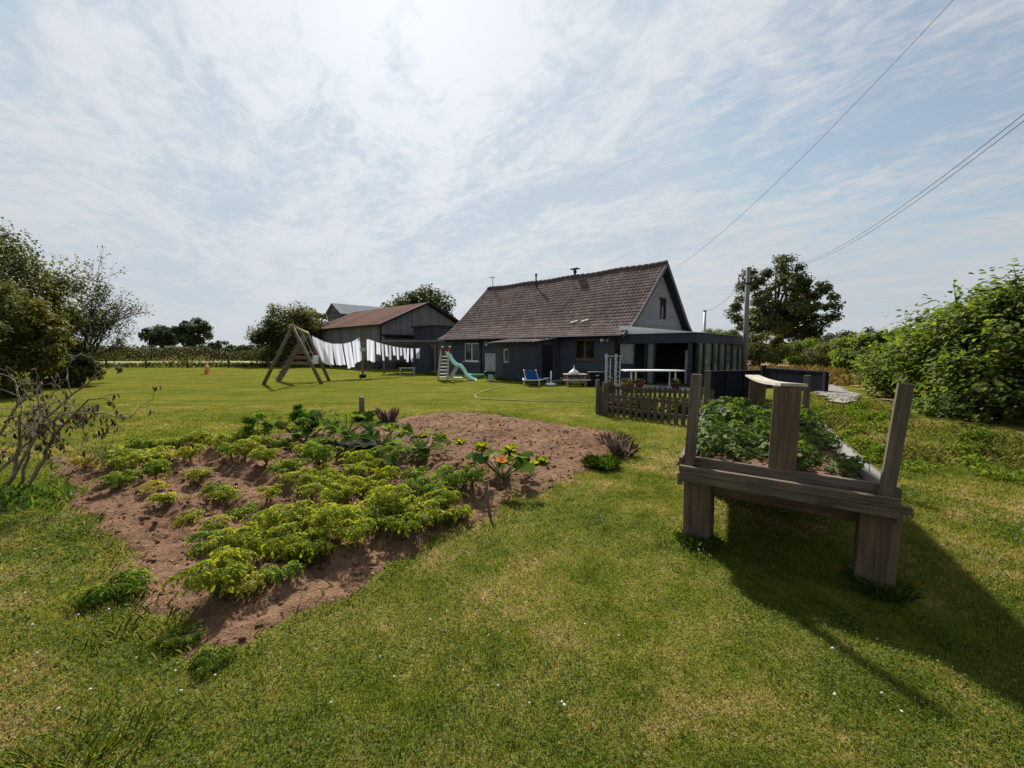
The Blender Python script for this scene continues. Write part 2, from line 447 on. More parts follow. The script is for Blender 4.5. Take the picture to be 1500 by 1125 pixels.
g = np_mesh('lawn', np.stack([X, Y, Z], -1).reshape(-1, 3), fs, M_LAWN, smooth=True); tag(g, 'mown lawn with yellowed patches around the vegetable bed', None, None, 'structure')

# ------------------------------------------------------------------ soil of the vegetable bed
def bed_h(x, y):
    px_, py_ = x - B0.x, y - B0.y
    u = px_ * BU.x + py_ * BU.y; v = px_ * BV.x + py_ * BV.y
    till = sstep(3.35, 3.75, v)                       # raked seed bed beyond the crop
    fur = .042 * np.cos((v + .10 * (fbm(u * .7, v * .7, 31, 2) - .5) - .45) / .55 * 2 * math.pi) * (1 - till) * sstep(.25, .5, v)
    cl = (fbm(x * 8, y * 8, 11, 4) - .5) * .12 * (1 - .35 * till) + np.abs(fbm(x * 17, y * 17, 12, 3) - .5) * .12 * (1 - .3 * till) + (fbm(x * 2, y * 2, 13, 2) - .5) * .03
    sd = bedsd(x, y)
    return .012 + (fur + cl + .02) * sstep(0, .5, sd) - .07 * (1 - sstep(-.16, .10, sd)), sd
bx = np.arange(-7.2, 3.0, .024); by = np.arange(1.9, 11.4, .024)
X, Y = np.meshgrid(bx, by)
Z, sd = bed_h(X, Y)
nx, ny = len(bx), len(by); idx = np.arange(nx * ny).reshape(ny, nx)
q = np.stack([idx[:-1, :-1], idx[:-1, 1:], idx[1:, 1:], idx[1:, :-1]], -1).reshape(-1, 4)
q = q[(sd.ravel()[q] > -.16).all(1)]
used = np.unique(q); mp = np.zeros(nx * ny, int); mp[used] = np.arange(len(used))
VV = np.stack([X, Y, Z], -1).reshape(-1, 3)[used]
def soil_mat():
    m, nt, out = new_mat('soil'); p = position(nt)
    n1 = noise(nt, p, 1.1, 4, .6); n2 = noise(nt, p, 14, 5, .65); n3 = noise(nt, p, 70, 3, .6)
    f = math_(nt, 'ADD', math_(nt, 'MULTIPLY', n1, .45), math_(nt, 'ADD', math_(nt, 'MULTIPLY', n2, .3), math_(nt, 'MULTIPLY', n3, .25)))
    c = ramp(nt, f, [(.3, (.068, .036, .021)), (.45, (.145, .079, .046)), (.58, (.235, .137, .083)), (.74, (.36, .24, .155))])
    vo = nt.nodes.new('ShaderNodeTexVoronoi'); vo.inputs['Scale'].default_value = 24; nt.links.new(p, vo.inputs['Vector'])
    stone = math_(nt, 'LESS_THAN', vo.outputs['Distance'], .12)
    c = mixc(nt, math_(nt, 'MULTIPLY', stone, .5), c, (.36, .27, .20))
    h = math_(nt, 'ADD', n2, math_(nt, 'MULTIPLY', n3, .7))
    principled(nt, out, c, .95, .1, bump(nt, h, 1.0, .035))
    return m
M_SOIL = soil_mat()
o = np_mesh('soil', VV, mp[q], M_SOIL, smooth=True); tag(o, 'bare reddish brown soil of the vegetable bed with furrows and clods', None, None, 'structure')
def bz(x, y): return float(bed_h(np.array([x]), np.array([y]))[0][0])

# loose clods and stones on the soil
n = 16000
cx = rng.uniform(-7, 2.6, n); cy = rng.uniform(2.1, 11, n)
k = bedsd(cx, cy) > -.05; cx, cy = cx[k], cy[k]
keep = rng.random(len(cx)) < np.clip(4.0 / cy, .35, 1); cx, cy = cx[keep], cy[keep]
cz = bed_h(cx, cy)[0]; n = len(cx)
oct_ = np.array([[1, 0, 0], [0, 1, 0], [-1, 0, 0], [0, -1, 0], [0, 0, .8], [0, 0, -.8]], float)
of = np.array([[0, 1, 4], [1, 2, 4], [2, 3, 4], [3, 0, 4], [1, 0, 5], [2, 1, 5], [3, 2, 5], [0, 3, 5]])
r = (rng.random(n) ** 3.5 * .034 + .006)[:, None, None]
vs = oct_[None] * r * rng.uniform(.55, 1.3, (n, 6, 3)) + np.stack([cx, cy, cz], -1)[:, None, :]
ang = rng.random(n) * 6.28
o = np_mesh('soil_clods', vs.reshape(-1, 3), (np.arange(n)[:, None, None] * 6 + of[None]).reshape(-1, 3), M_SOIL); tag(o, 'loose clods and small stones scattered over the bed', None, None, 'stuff')

# dry litter lying on the soil
n = 5200; cx = rng.uniform(-7, 2.6, n); cy = rng.uniform(2.0, 10.8, n); k = (bedsd(cx, cy) > -.15) & (rng.random(n) < np.clip(4.5 / cy, .3, 1)); cx, cy = cx[k], cy[k]; n = len(cx)
th = rng.random(n) * 6.28; D_ = np.stack([np.cos(th), np.sin(th), rng.normal(size=n) * .2], -1); vs, fs_, k_ = leaf_arrays(np.stack([cx, cy, bed_h(cx, cy)[0] + .008], -1), D_, np.tile([0, 0, 1.0], (n, 1)), rng.uniform(.015, .06, n), rng.uniform(.003, .008, n))
o = np_mesh('dry_litter', vs, fs_, m_plain('straw_litter', (.36, .28, .17), .95, .05, .4, 30), None, np.repeat(rng.random(n), k_)); tag(o, 'bits of straw and dry stalks lying on the soil', None, None, 'stuff')

# gravel drive, dry field, patio
def sheet(name, pts, z, mat, label, kind='structure', step=.2):
    """a thin layer laid over the ground inside the outline, following its small rises"""
    P2 = [(p.x, p.y) for p in pts]; x0, x1 = min(p[0] for p in P2), max(p[0] for p in P2); y0, y1 = min(p[1] for p in P2), max(p[1] for p in P2)
    xs_, ys_ = np.arange(x0 - step, x1 + 2 * step, step), np.arange(y0 - step, y1 + 2 * step, step); X, Y = np.meshgrid(xs_, ys_)
    sd = poly_sd(P2, X, Y) + step * 1.5 * (fbm(X / step / 3, Y / step / 3, 61, 2) - .5); idx = np.arange(X.size).reshape(X.shape)
    q = np.stack([idx[:-1, :-1], idx[:-1, 1:], idx[1:, 1:], idx[1:, :-1]], -1).reshape(-1, 4); q = q[(sd.ravel()[q] > 0).all(1)]
    used_ = np.unique(q); mp_ = np.zeros(X.size, int); mp_[used_] = np.arange(len(used_))
    o = np_mesh(name, np.stack([X, Y, H0(X, Y) + z], -1).reshape(-1, 3)[used_], mp_[q], mat, smooth=True); return tag(o, label, None, None, kind)
def m_ground(name, stops, s1=3, s2=40, b=.8):
    m, nt, out = new_mat(name); p = position(nt)
    f = math_(nt, 'ADD', math_(nt, 'MULTIPLY', noise(nt, p, s1, 5, .6), .6), math_(nt, 'MULTIPLY', noise(nt, p, s2, 3, .6), .4))
    principled(nt, out, ramp(nt, f, stops), .95, .1, bump(nt, noise(nt, p, s2, 4), b, .03)); return m
M_GRAVEL = m_ground('gravel', [(.3, (.13, .12, .11)), (.5, (.24, .225, .21)), (.7, (.38, .36, .34))], 4, 60)
M_DRY = m_ground('dry_field', [(.3, (.15, .095, .045)), (.5, (.25, .165, .085)), (.7, (.34, .24, .13))], 1.2, 22)
M_PAVE = m_plain('paving', (.34, .33, .31), .85, .2, .2, 3)
sheet('dry_field', [G(1206, 573), G(1240, 582), G(1262, 594), G(1290, 608), Vector((24, 10, 0)), Vector((60, 30, 0)), Vector((70, 75, 0)), Vector((22, 75, 0)), Vector((13.5, 34, 0)), Vector((11.0, 21, 0))], .035, M_DRY, 'field of dry tan stubble beyond the drive', step=.5)
sheet('gravel_drive', [G(1196, 592), G(1222, 601), G(1260, 603), G(1262, 596), G(1240, 584), G(1214, 574), G(1180, 566), G(1150, 572)], .05, M_GRAVEL, 'pale gravel drive curving behind the dark fence')
C0 = Vector((5.17, 20.0, 0))                 # front corner of the house under the gable
def HP(t, s, z=0.0): return C0 + D1 * t + D2 * s + Vector((0, 0, z))
sheet('patio', [HP(4.2, -1.9), HP(-4.1, -1.9), HP(-4.1, .3), HP(4.2, .3)], .035, M_PAVE, 'pale paved strip along the house wall', step=.1)
M_FARFIELD = m_ground('pale_field', [(.3, (.15, .15, .055)), (.5, (.22, .21, .085)), (.7, (.29, .26, .13))], .5, 9, .3)
sheet('pale_field', [Vector((-95, 41, 0)), Vector((-14, 43, 0)), Vector((-14, 60, 0)), Vector((-140, 60, 0))], .05, M_FARFIELD, 'pale mown strip of field beyond the lawn edge', step=1.5)

# ------------------------------------------------------------------ grass
def blade_mat(name, near, transl=.35):
    m, nt, out = new_mat(name)
    p, f = lawn_color(nt)
    r = attr(nt, 'rnd')
    f2 = math_(nt, 'ADD', f, math_(nt, 'MULTIPLY', math_(nt, 'SUBTRACT', r, .5), .17))
    c = ramp(nt, f2, near)
    pr = principled(nt, None, c, .7, .08)
    t = nt.nodes.new('ShaderNodeBsdfTranslucent'); nt.links.new(mixc(nt, 1.0, c, (1.4, 1.55, .6), 'MULTIPLY'), t.inputs[0])
    mx = nt.nodes.new('ShaderNodeMixShader'); mx.inputs[0].default_value = transl
    nt.links.new(pr.outputs[0], mx.inputs[1]); nt.links.new(t.outputs[0], mx.inputs[2]); nt.links.new(mx.outputs[0], out.inputs[0])
    return m
M_BLADE = blade_mat('grass_blades', [(.31, (.044, .070, .011)), (.45, (.112, .145, .019)), (.56, (.205, .190, .040)), (.66, (.40, .285, .145))])
PLQ = None
def under_planter(x, y):
    return poly_sd(PLQ, x, y) > .12
def grass(name, n, y0, y1, hmin, hmax, wk, mat, label, mask=None, bend=.8, xs=1.42):
    """blades spread over the lawn, thinning out with distance"""
    y = y0 * (y1 / y0) ** rng.random(n); x = (rng.random(n) * 2 - 1) * (xs * y + 2.2)
    k = bedsd(x, y) < -.02 + .12 * (rng.random(n) - .6)
    if mask is not None: k &= mask(x, y)
    k &= rng.random(n) > sstep(6, y1 * .97, y)
    x, y = x[k], y[k]; n = len(x)
    d = np.hypot(x, y)
    patch = .6 + .8 * fbm(x * .9, y * .9, 21, 3)
    h = (hmin + (hmax - hmin) * rng.random(n) ** 1.6) * (patch + .9 * np.maximum(0, fbm(x * 5, y * 5, 23, 3) - .55))
    wd = wk * (.7 + .6 * rng.random(n)) * np.clip(d / 2.2, .8, 9)
    th = rng.random(n) * 6.283; b = np.stack([np.cos(th), np.sin(th), np.zeros(n)], -1)
    ln = (rng.random(n) * bend)[:, None]; ph = rng.random(n) * 6.283
    tip = np.stack([np.cos(ph), np.sin(ph), np.zeros(n)], -1) * ln * h[:, None] * 1.3 + np.array([0, 0, 1.0]) * h[:, None] * (1 - .45 * ln)
    base = np.stack([x, y, H0(x, y) - .006], -1)
    mid = base + tip * .5 + np.array([0, 0, 1.0]) * (h * .12)[:, None]
    vs = np.stack([base - b * wd[:, None] * .5, base + b * wd[:, None] * .5, mid + b * wd[:, None] * .36, base + tip, mid - b * wd[:, None] * .36], 1).reshape(-1, 3)
    fs = np.arange(n)[:, None] * 5
    f1 = fs + np.array([[0, 1, 2, 4]]); f2 = fs + np.array([[4, 2, 3, 3]])
    # quads and tip triangles share one mesh: use triangles throughout
    tri = np.concatenate([fs + np.array([[0, 1, 2]]), fs + np.array([[0, 2, 4]]), fs + np.array([[4, 2, 3]])], 0)
    o = np_mesh(name, vs, tri, mat, None, np.repeat(np.clip(rng.normal(.5, .25, n), 0, 1), 5)); return tag(o, label, None, None, 'stuff')
# ------------------------------------------------------------------ materials for built things
M_SLATE = m_boards('slate_painted_boards', (.066, .073, .092), .16, 'z', vary=.14, rough=.7, gap=.05)
M_SLATE2 = m_boards('dark_vertical_boards', (.050, .054, .064), .14, 'h', AD1, vary=.15, rough=.55)
M_GABLE = m_boards('grey_gable_boards', (.225, .225, .235), .17, 'z', vary=.10, rough=.7, gap=.06)
M_DARK = m_plain('dark_frame', (.014, .017, .026), .6, .15, .2)
M_FASCIA = m_plain('blue_grey_fascia', (.026, .033, .050), .6, .15, .12, 2)
M_WHITE = m_plain('white_paint', (.72, .73, .74), .5, .4, .08)
M_GREYWHITE = m_plain('weathered_white', (.42, .43, .43), .7, .3, .25, 12)
M_BROWN = m_plain('brown_varnish', (.16, .072, .035), .5, .4, .3, 9)
M_GLASS = m_glass('dark_glass')
M_GLASS2 = m_glass('side_glass', (.10, .118, .10), .05)
M_CURTAIN = m_plain('pale_blind', (.26, .27, .26), .9, .1, .1)
M_ROOFW = m_plain('pale_sheet_roof', (.80, .80, .81), .7, .2, .05)
M_METAL = m_plain('galvanised_metal', (.38, .40, .42), .45, .5, .15, 5, .6)
M_ZINC = m_boards('corrugated_sheet', (.24, .26, .29), .25, 'h', math.atan2(D2.y, D2.x), vary=.1, rough=1.0, gap=.12)
M_BRICKCH = m_plain('chimney_brick', (.17, .125, .10), .9, .2, .35, 9)
M_LOG = m_wood('weathered_log', (.07, .055, .04), (.15, .12, .09), (.25, .21, .165))
M_SLEEPER = m_wood('oak_sleeper', (.052, .034, .022), (.110, .074, .049), (.175, .126, .086), (1.6, 26, 1), .85, .7)
M_BOARD = m_wood('planter_board', (.055, .042, .031), (.115, .090, .067), (.185, .152, .118), (2, 34, 1), .85, .6)
M_PLANK = m_wood('bleached_plank', (.22, .19, .155), (.38, .34, .29), (.52, .48, .42), (2, 30, 1), .8, .6)
M_PICKET = m_wood('mossy_picket', (.045, .036, .026), (.10, .085, .06), (.16, .14, .105))

# tiled roof: colour varies tile by tile
def m_tile(name, stops, scale=(.195, .27)):
    m, nt, out = new_mat(name)
    uv = coord(nt, 'UV'); s = nt.nodes.new('ShaderNodeSeparateXYZ'); nt.links.new(uv, s.inputs[0])
    a = math_(nt, 'FLOOR', math_(nt, 'DIVIDE', s.outputs[0], scale[0])); b = math_(nt, 'FLOOR', math_(nt, 'DIVIDE', s.outputs[1], scale[1]))
    cbn = nt.nodes.new('ShaderNodeCombineXYZ'); nt.links.new(a, cbn.inputs[0]); nt.links.new(b, cbn.inputs[1])
    wn = nt.nodes.new('ShaderNodeTexWhiteNoise'); wn.noise_dimensions = '2D'; nt.links.new(cbn.outputs[0], wn.inputs['Vector'])
    n = noise(nt, uv, .55, 5, .65); n2 = noise(nt, uv, 9, 3, .6)
    f = math_(nt, 'ADD', math_(nt, 'MULTIPLY', wn.outputs[0], .24), math_(nt, 'ADD', math_(nt, 'MULTIPLY', n, .58), math_(nt, 'MULTIPLY', n2, .18)))
    principled(nt, out, ramp(nt, f, stops), 1.0, .04, bump(nt, n2, .3, .01))
    return m
M_TILE = m_tile('old_tiles', [(.22, (.058, .043, .041)), (.45, (.108, .079, .075)), (.6, (.150, .112, .106)), (.85, (.22, .175, .162))])
M_PTILE = m_tile('porch_tiles', [(.25, (.09, .08, .075)), (.5, (.15, .135, .125)), (.8, (.22, .20, .185))])

def prof_sample(prof):
    P_ = [Vector((0, s, z)) for s, z in prof]; L = [0]
    for a, b in zip(P_, P_[1:]): L.append(L[-1] + (b - a).length)
    def at(d):
        for i in range(len(P_) - 1):
            if d <= L[i + 1] + 1e-9:
                q = P_[i].lerp(P_[i + 1], (d - L[i]) / (L[i + 1] - L[i])); t = (P_[i + 1] - P_[i]).normalized(); return q, t
        return P_[-1], (P_[-1] - P_[-2]).normalized()
    return at, L[-1]
def tiled_slope(name, HPf, prof, t0, t1, mat, parent, tw=.195, th=.27, flip=1):
    at, L = prof_sample(prof)
    nr = int(L / th); th = L / nr; nc = int((t1 - t0) / tw); tw = (t1 - t0) / nc
    rows = []
    for r in range(nr):
        for fr, hgt in ((0.02, .034), (.98, .010)): rows.append((r * th + fr * th, hgt))
    cols = [(c + k / 4) * tw for c in range(nc) for k in range(4)] + [t1 - t0]
    wv = [.017 * (1 if k == 1 else .45 if k in (0, 2) else 0) for _ in range(nc) for k in range(4)] + [.01]
    vs, uv = [], []
    sag = lambda t: -.05 * math.sin(math.pi * t / (t1 - t0)) - .025 * math.sin(t * 1.7)
    for d, hgt in rows:
        q, tn = at(d); nrm = Vector((0, -tn.z, tn.y))
        for t, wz in zip(cols, wv):
            jit = .012 * (random.random() - .5)
            p = q + nrm * (hgt + wz + jit)
            vs.append(HPf(t0 + t, p.y * flip if flip == 1 else prof_W - p.y, p.z + sag(t) * d / L)); uv.append((t, d))
    n = len(cols); fs, uvs = [], []
    for i in range(len(rows) - 1):
        for k in range(n - 1):
            f = (i * n + k, i * n + k + 1, (i + 1) * n + k + 1, (i + 1) * n + k)
            fs.append(f if flip == 1 else f[::-1]); u = [uv[j] for j in f]
            if i % 2: u = [(x, y) for (x, y), dd in zip(u, (0, 0, 0, 0))]
            uvs.append(u if flip == 1 else u[::-1])
    mb = MB(); mb.add(vs, fs, uvs)
    return mb.build(name, mat, parent)

def wall_holes(mb, O, a, inw, L, z0, z1, holes, th=.18):
    """wall of length L from O along a, inside direction inw, rectangular openings left open"""
    O = Vector(O); cuts = sorted({0, L} | {h[0] for h in holes} | {h[1] for h in holes})
    for x0, x1 in zip(cuts, cuts[1:]):
        hs = sorted([(h[2], h[3]) for h in holes if h[0] <= x0 + 1e-6 and h[1] >= x1 - 1e-6]); z = z0
        for a0, a1 in hs + [(z1, z1)]:
            if a0 > z + 1e-6: mb.obox(O + a * x0 + UP * z, a * (x1 - x0), inw * th, UP * (a0 - z))
            z = a1
def window(parent, O, a, outw, x0, x1, z0, z1, fm, sill=None, name='window', lights=2, rec=.07, fw=.06):
    """frame with panes set in an opening; O is the wall's origin on its outer face"""
    O = Vector(O); f = MB(); inn = -outw
    P_ = lambda x, z, d: O + a * x + UP * z + inn * d
    for xx0, xx1, zz0, zz1 in ((x0, x1, z0, z0 + fw), (x0, x1, z1 - fw, z1), (x0, x0 + fw, z0 + fw, z1 - fw), (x1 - fw, x1, z0 + fw, z1 - fw)):
        f.obox(P_(xx0, zz0, rec), a * (xx1 - xx0), inn * .06, UP * (zz1 - zz0))
    for i in range(1, lights):
        xm = x0 + (x1 - x0) * i / lights
        f.obox(P_(xm - fw * .6, z0 + fw, rec - .004), a * fw * 1.2, inn * .06, UP * (z1 - z0 - 2 * fw))
    w_ = f.build(name, fm, parent)
    g_ = MB(); g_.obox(P_(x0 + fw, z0 + fw, rec + .03), a * (x1 - x0 - 2 * fw), inn * .012, UP * (z1 - z0 - 2 * fw)); g_.build('pane', M_GLASS, w_)
    if sill:
        s_ = MB(); s_.obox(P_(x0 - .06, z0 - .06, rec + .02), a * (x1 - x0 + .12), outw * (rec + .02 + .06), UP * .058); s_.build('sill', sill, w_)
    return w_

# ------------------------------------------------------------------ the house
HW, HL_ = 9.0, 13.6
prof_W = HW
house = root('house', 'long low dark slate house with a steep brown tiled roof and grey boarded gable', 'house', HP(6.8, 4.5))
front_holes = [(1.33, 2.55, 1.16, 2.17), (10.05, 11.5, .9, 2.1)]
mb = MB(); wall_holes(mb, HP(0, 0), D1, D2, HL_, 0, 2.42, front_holes); mb.build('wall', M_SLATE, house)
mb = MB(); mb.obox(HP(.18, HW), D1 * (HL_ - .36), -D2 * .18, UP * 2.42); mb.build('wall', M_SLATE, house)
mb = MB(); mb.prism([HP(HL_ - .18, .18), HP(HL_ - .18, HW - .18), HP(HL_ - .18, HW - .18, 2.5), HP(HL_ - .18, HW / 2, 6.1), HP(HL_ - .18, .18, 2.5)], D1 * .18); mb.build('gable_wall', M_GABLE, house)
# gable toward the terrace, with its opening
prof = [(-.42, 2.36), (.35, 2.72), (1.15, 3.32), (2.2, 4.28), (4.5, 6.42)]
at, Lp = prof_sample(prof)
def roof_z(s):
    s = min(s, HW - s)
    for (a0, b0), (a1, b1) in zip(prof, prof[1:]):
        if s <= a1: return b0 + (b1 - b0) * (s - a0) / (a1 - a0)
    return prof[-1][1]
gw = MB(); ss = [.181, 1.0, 2, 3, 4.0, 4.5]; gx0, gx1, gz0, gz1 = 4.52, 5.62, 3.42, 4.62
cuts = [.181, .7, 1.3, 2.0, 3.0, 4.0, 4.5, gx0 + .001, gx1, 6.2, 7, 7.8, 8.4, HW - .181]
for s0, s1 in zip(cuts, cuts[1:]):
    z0s = [(0, None)]
    if s0 >= gx0 - 1e-3 and s1 <= gx1 + 1e-3:
        gw.prism([HP(0, s0), HP(0, s1), HP(0, s1, gz0), HP(0, s0, gz0)], D1 * .18)
        gw.prism([HP(0, s0, gz1), HP(0, s1, gz1), HP(0, s1, roof_z(s1) - .05), HP(0, s0, roof_z(s0) - .05)], D1 * .18)
    else:
        gw.prism([HP(0, s0), HP(0, s1), HP(0, s1, roof_z(s1) - .05), HP(0, s0, roof_z(s0) - .05)], D1 * .18)
gwo = gw.build('gable_wall', M_GABLE, house); gwo['label'] = 'grey boarded gable with one small dark window'
window(house, HP(0, 0), D2, -D1, gx0, gx1, gz0, gz1, M_DARK, None, lights=2)['label'] = 'small dark window high in the gable'
window(house, HP(0, 0), D1, -D2, *front_holes[0], M_BROWN, M_BROWN, lights=2)['label'] = 'brown framed window'
window(house, HP(0, 0), D1, -D2, *front_holes[1], M_WHITE, M_WHITE, lights=2)['label'] = 'white framed window'
rf = tiled_slope('roof', HP, prof, -.42, HL_ + .25, M_TILE, house); rf['label'] = 'front slope of old brown pantiles'
tiled_slope('roof', HP, prof, -.42, HL_ + .25, M_TILE, house, flip=-1)
# underside, verge boards, gutter, ridge
un = MB()
for fl in (0, 1):
    for (s0, z0), (s1, z1) in zip(prof, prof[1:]):
        sa_, sb_ = (s0, s1) if not fl else (HW - s0, HW - s1)
        un.obox(HP(-.38, sa_, z0 - .16), D1 * (HL_ + .58), (HP(0, sb_, z1) - HP(0, sa_, z0)), UP * .035)
un.build('roof_deck', M_DARK, house)
M_VERGE = m_plain('verge_board', (.085, .085, .085), .7, .2, .2)
for tt in (-.44, HL_ + .25):
    for fl in (0, 1):
        vb = MB()
        for (s0, z0), (s1, z1) in zip(prof, prof[1:]):
            sa_, sb_ = (s0, s1) if not fl else (HW - s0, HW - s1)
            vb.beam(HP(tt, sa_, z0 - .06), HP(tt, sb_, z1 - .06), .05, .19, D1.cross(HP(0, sb_, z1) - HP(0, sa_, z0)))
        vb.build('verge_board', M_VERGE, house)
rc = MB(); k = 0
t = -.42
while t < HL_ + .2:
    sg = -.05 * math.sin(math.pi * (t + .42) / (HL_ + .67)) - .025 * math.sin((t + .42) * 1.7)
    rc.tube([HP(t, HW / 2, 6.43 + sg), HP(t + .40, HW / 2, 6.43 + sg - .015)], [.15, .12], 8); t += .385
rc.build('ridge_tiles', M_TILE, rf)
mb = MB(); mb.tube([HP(-.4, -.47, 2.32), HP(HL_ + .2, -.47, 2.32)], .06, 8); mb.build('gutter', M_DARK, house)
for tt, nm in ((9.75, 'downpipe'), (.12, 'downpipe')):
    mb = MB(); mb.tube([HP(tt, -.44, 2.28), HP(tt, -.1, 2.12), HP(tt, -.06, 2.0), HP(tt, -.06, .1)], .045, 8); mb.build(nm, M_DARK, house)
# roof furniture
mb = MB(); v0 = HP(5.65, HW / 2, 6.45); mb.tube([v0, v0 + UP * .42], .07, 8); mb.box(v0 + UP * .44, (.55, .35, .05), AD1); mb.tube([v0 + UP * .20, v0 + UP * .32], .11, 8); mb.build('chimney_cowl', M_DARK, house)
mb = MB(); v0 = HP(8.6, 4.1, 6.05); mb.tube([v0, v0 + UP * .75], .05, 8); mb.tube([v0 + UP * .7, v0 + UP * .85], .075, 8); mb.build('vent_pipe', M_DARK, house)
mb = MB(); v0 = HP(HL_ - .3, HW / 2, 6.3); mb.tube([v0, v0 + UP * 1.05], .025, 6); mb.beam(v0 + UP * .95 - D1 * .25, v0 + UP * .95 + D1 * .25, .025, .025)
for q_ in (-.2, 0, .2): mb.beam(v0 + UP * .95 + D1 * q_ - D2 * .22, v0 + UP * .95 + D1 * q_ + D2 * .22, .02, .02)
mb.build('aerial', M_METAL, house)
mb = MB(); c_ = HP(1.3, 8.55, 3.0); mb.box(c_, (.8, .62, 2.6), AD1); mb.box(c_ + UP * 1.34, (.92, .74, .10), AD1); mb.box(c_ + UP * 1.45, (.55, .4, .12), AD1); mb.build('chimney', M_BRICKCH, house)
for (tt, dd) in ((3.02, 1.15), (2.55, 1.12), (2.35, 1.2), (3.2, 1.05)):           # patched tiles low on the roof
    q_, tn = at(dd + .35); mb = MB(); p_ = HP(tt, q_.y, q_.z + .075)
    mb.obox(p_, D1 * .2, (D2 * tn.y + UP * tn.z) * .14, Vector((0, 0, .02))); mb.build('patched_tile', M_PLANK, rf)
mb = MB(); l0 = HP(.82, -.12, 2.17); mb.box(l0, (.16, .16, .2), AD1); mb.box(l0 + UP * .12, (.2, .2, .03), AD1); mb.build('lamp', M_WHITE, house)
mb = MB(); l0 = HP(.5, -.1, 2.22); mb.box(l0, (.12, .14, .14), AD1); mb.tube([l0 - UP * .09, l0 - D2 * .12 - UP * .12], [.05, .06], 8); mb.build('lamp', M_METAL, house)
mb = MB(); l0 = HP(9.15, -.14, 2.07); mb.tube([l0, l0 - UP * .14], [.05, .1], 10); mb.box(l0 + UP * .06, (.08, .2, .08), AD1); mb.build('lamp', M_WHITE, house)
# porch that stands out from the front wall
PA = (3.5, 6.55)
pw = MB(); wall_holes(pw, HP(PA[0], -2.03), D1, D2, PA[1] - PA[0], 0, 2.0, [(1.95, 2.38, .95, 1.72)], .12)
pw.prism([HP(PA[0], -1.91), HP(PA[0], -.003), HP(PA[0], -.003, 2.28), HP(PA[0], -1.91, 1.99)], D1 * .12)
pw.prism([HP(PA[1], -1.91), HP(PA[1], -.003), HP(PA[1], -.003, 2.28), HP(PA[1], -1.91, 1.99)], -D1 * .12)
pw.build('porch_wall', M_SLATE2, house)
window(house, HP(PA[0], -2.03), D1, -D2, 1.95, 2.38, .95, 1.72, M_GREYWHITE, None, lights=1, fw=.09)['label'] = 'narrow pale framed porch window'
mb = MB(); wall_d = MB(); wall_d.obox(HP(PA[0] - .035, -1.55, .03), D1 * .034, D2 * .85, UP * 1.88); wall_d.build('porch_door', M_DARK, house)
pp = [(-2.32, 2.03), (-.04, 2.33)]
tiled_slope('porch_roof', HP, pp, PA[0] - .2, PA[1] + .2, M_PTILE, house, .25, .33)
mb = MB(); mb.obox(HP(PA[0] - .2, -2.32, 1.98), D1 * (PA[1] - PA[0] + .4), (HP(0, -.04, 2.28) - HP(0, -2.32, 1.98)), UP * .04); mb.build('porch_fascia', M_DARK, house)

# ------------------------------------------------------------------ glazed terrace room against the gable
E0, EW, SL = 0.0, 3.55, 8.3
def TP(e, s, z=0.0): return C0 - D1 * e + D2 * s + Vector((0, 0, z))
tr = root('conservatory', 'dark framed flat roofed glazed terrace room against the gable', 'conservatory', TP(EW / 2, SL / 2))
mb = MB(); mb.obox(TP(.0, -.10, 1.95), -D1 * EW, D2 * .12, UP * .42); mb.obox(TP(EW, -.10, 1.95), -D1 * .12, D2 * (SL + .1), UP * .42); mb.obox(TP(.0, SL, 1.95), -D1 * EW, -D2 * .12, UP * .42)
mb.obox(TP(0, -.14, 2.352), -D1 * (EW + .16), D2 * .2, UP * .04); mb.obox(TP(EW + .0, .06, 2.352), -D1 * .16, D2 * (SL - .06), UP * .04); mb.build('fascia', M_FASCIA, tr)
mb = MB(); mb.prism([TP(.02, .02, 2.36), TP(EW - .02, .02, 2.36), TP(EW - .02, .02, 2.42), TP(.02, .02, 2.83)], D2 * (SL - .15)); mb.build('roof_sheet', M_ROOFW, tr)
mb = MB(); mb.obox(TP(.02, .12, 1.99), -D1 * (EW - .04), D2 * (SL - .25), UP * .05); mb.build('ceiling', m_plain('inner_ceiling', (.16, .15, .14), .8, .1), tr)
mb = MB(); mb.obox(TP(.0, -.02, .02), -D1 * EW, D2 * SL, UP * .06); mb.build('deck', m_boards('deck', (.12, .085, .06), .14, 'h', AD1, .2), tr)
def pxe(px):
    k_ = (px - CX) / F; return (20 * k_ - C0.x) / (.732 + .681 * k_)
def pxs(px):
    T_ = TP(EW, 0); k_ = (px - CX) / F; return (k_ * T_.y - T_.x) / (.681 - k_ * .732)
for px in (904, 929.5, 945.5, 958.5, 1010):
    e = pxe(px); mb = MB(); wd = .1 if px < 1000 else .17
    mb.obox(TP(e - wd / 2, -.04, .08), -D1 * wd, D2 * .12, UP * 1.87); mb.build('post', M_FASCIA if px == 1010 else M_DARK, tr)
mb = MB(); mb.obox(TP(pxe(905), -.02, .08), -D1 * (pxe(929) - pxe(905)), D2 * .08, UP * .9); mb.build('dado', M_FASCIA, tr)
mb = MB(); e0 = pxe(907); e1 = pxe(927); n_ = 16
prof_c = [TP(e0 + (e1 - e0) * i / n_, .06 + .025 * math.sin(i * 1.9), .99) for i in range(n_ + 1)]
back = [p + D2 * .012 for p in prof_c][::-1]; mb.prism(prof_c + back, UP * .95); mb.build('blind', M_CURTAIN, tr)
mb = MB(); e0 = pxe(946.5); e1 = pxe(957.5); mb.obox(TP(e0, .1, .1), -D1 * (e1 - e0), D2 * .04, UP * 1.84); mb.build('door_panel', m_plain('pale_door', (.15, .155, .155), .6, .3), tr)
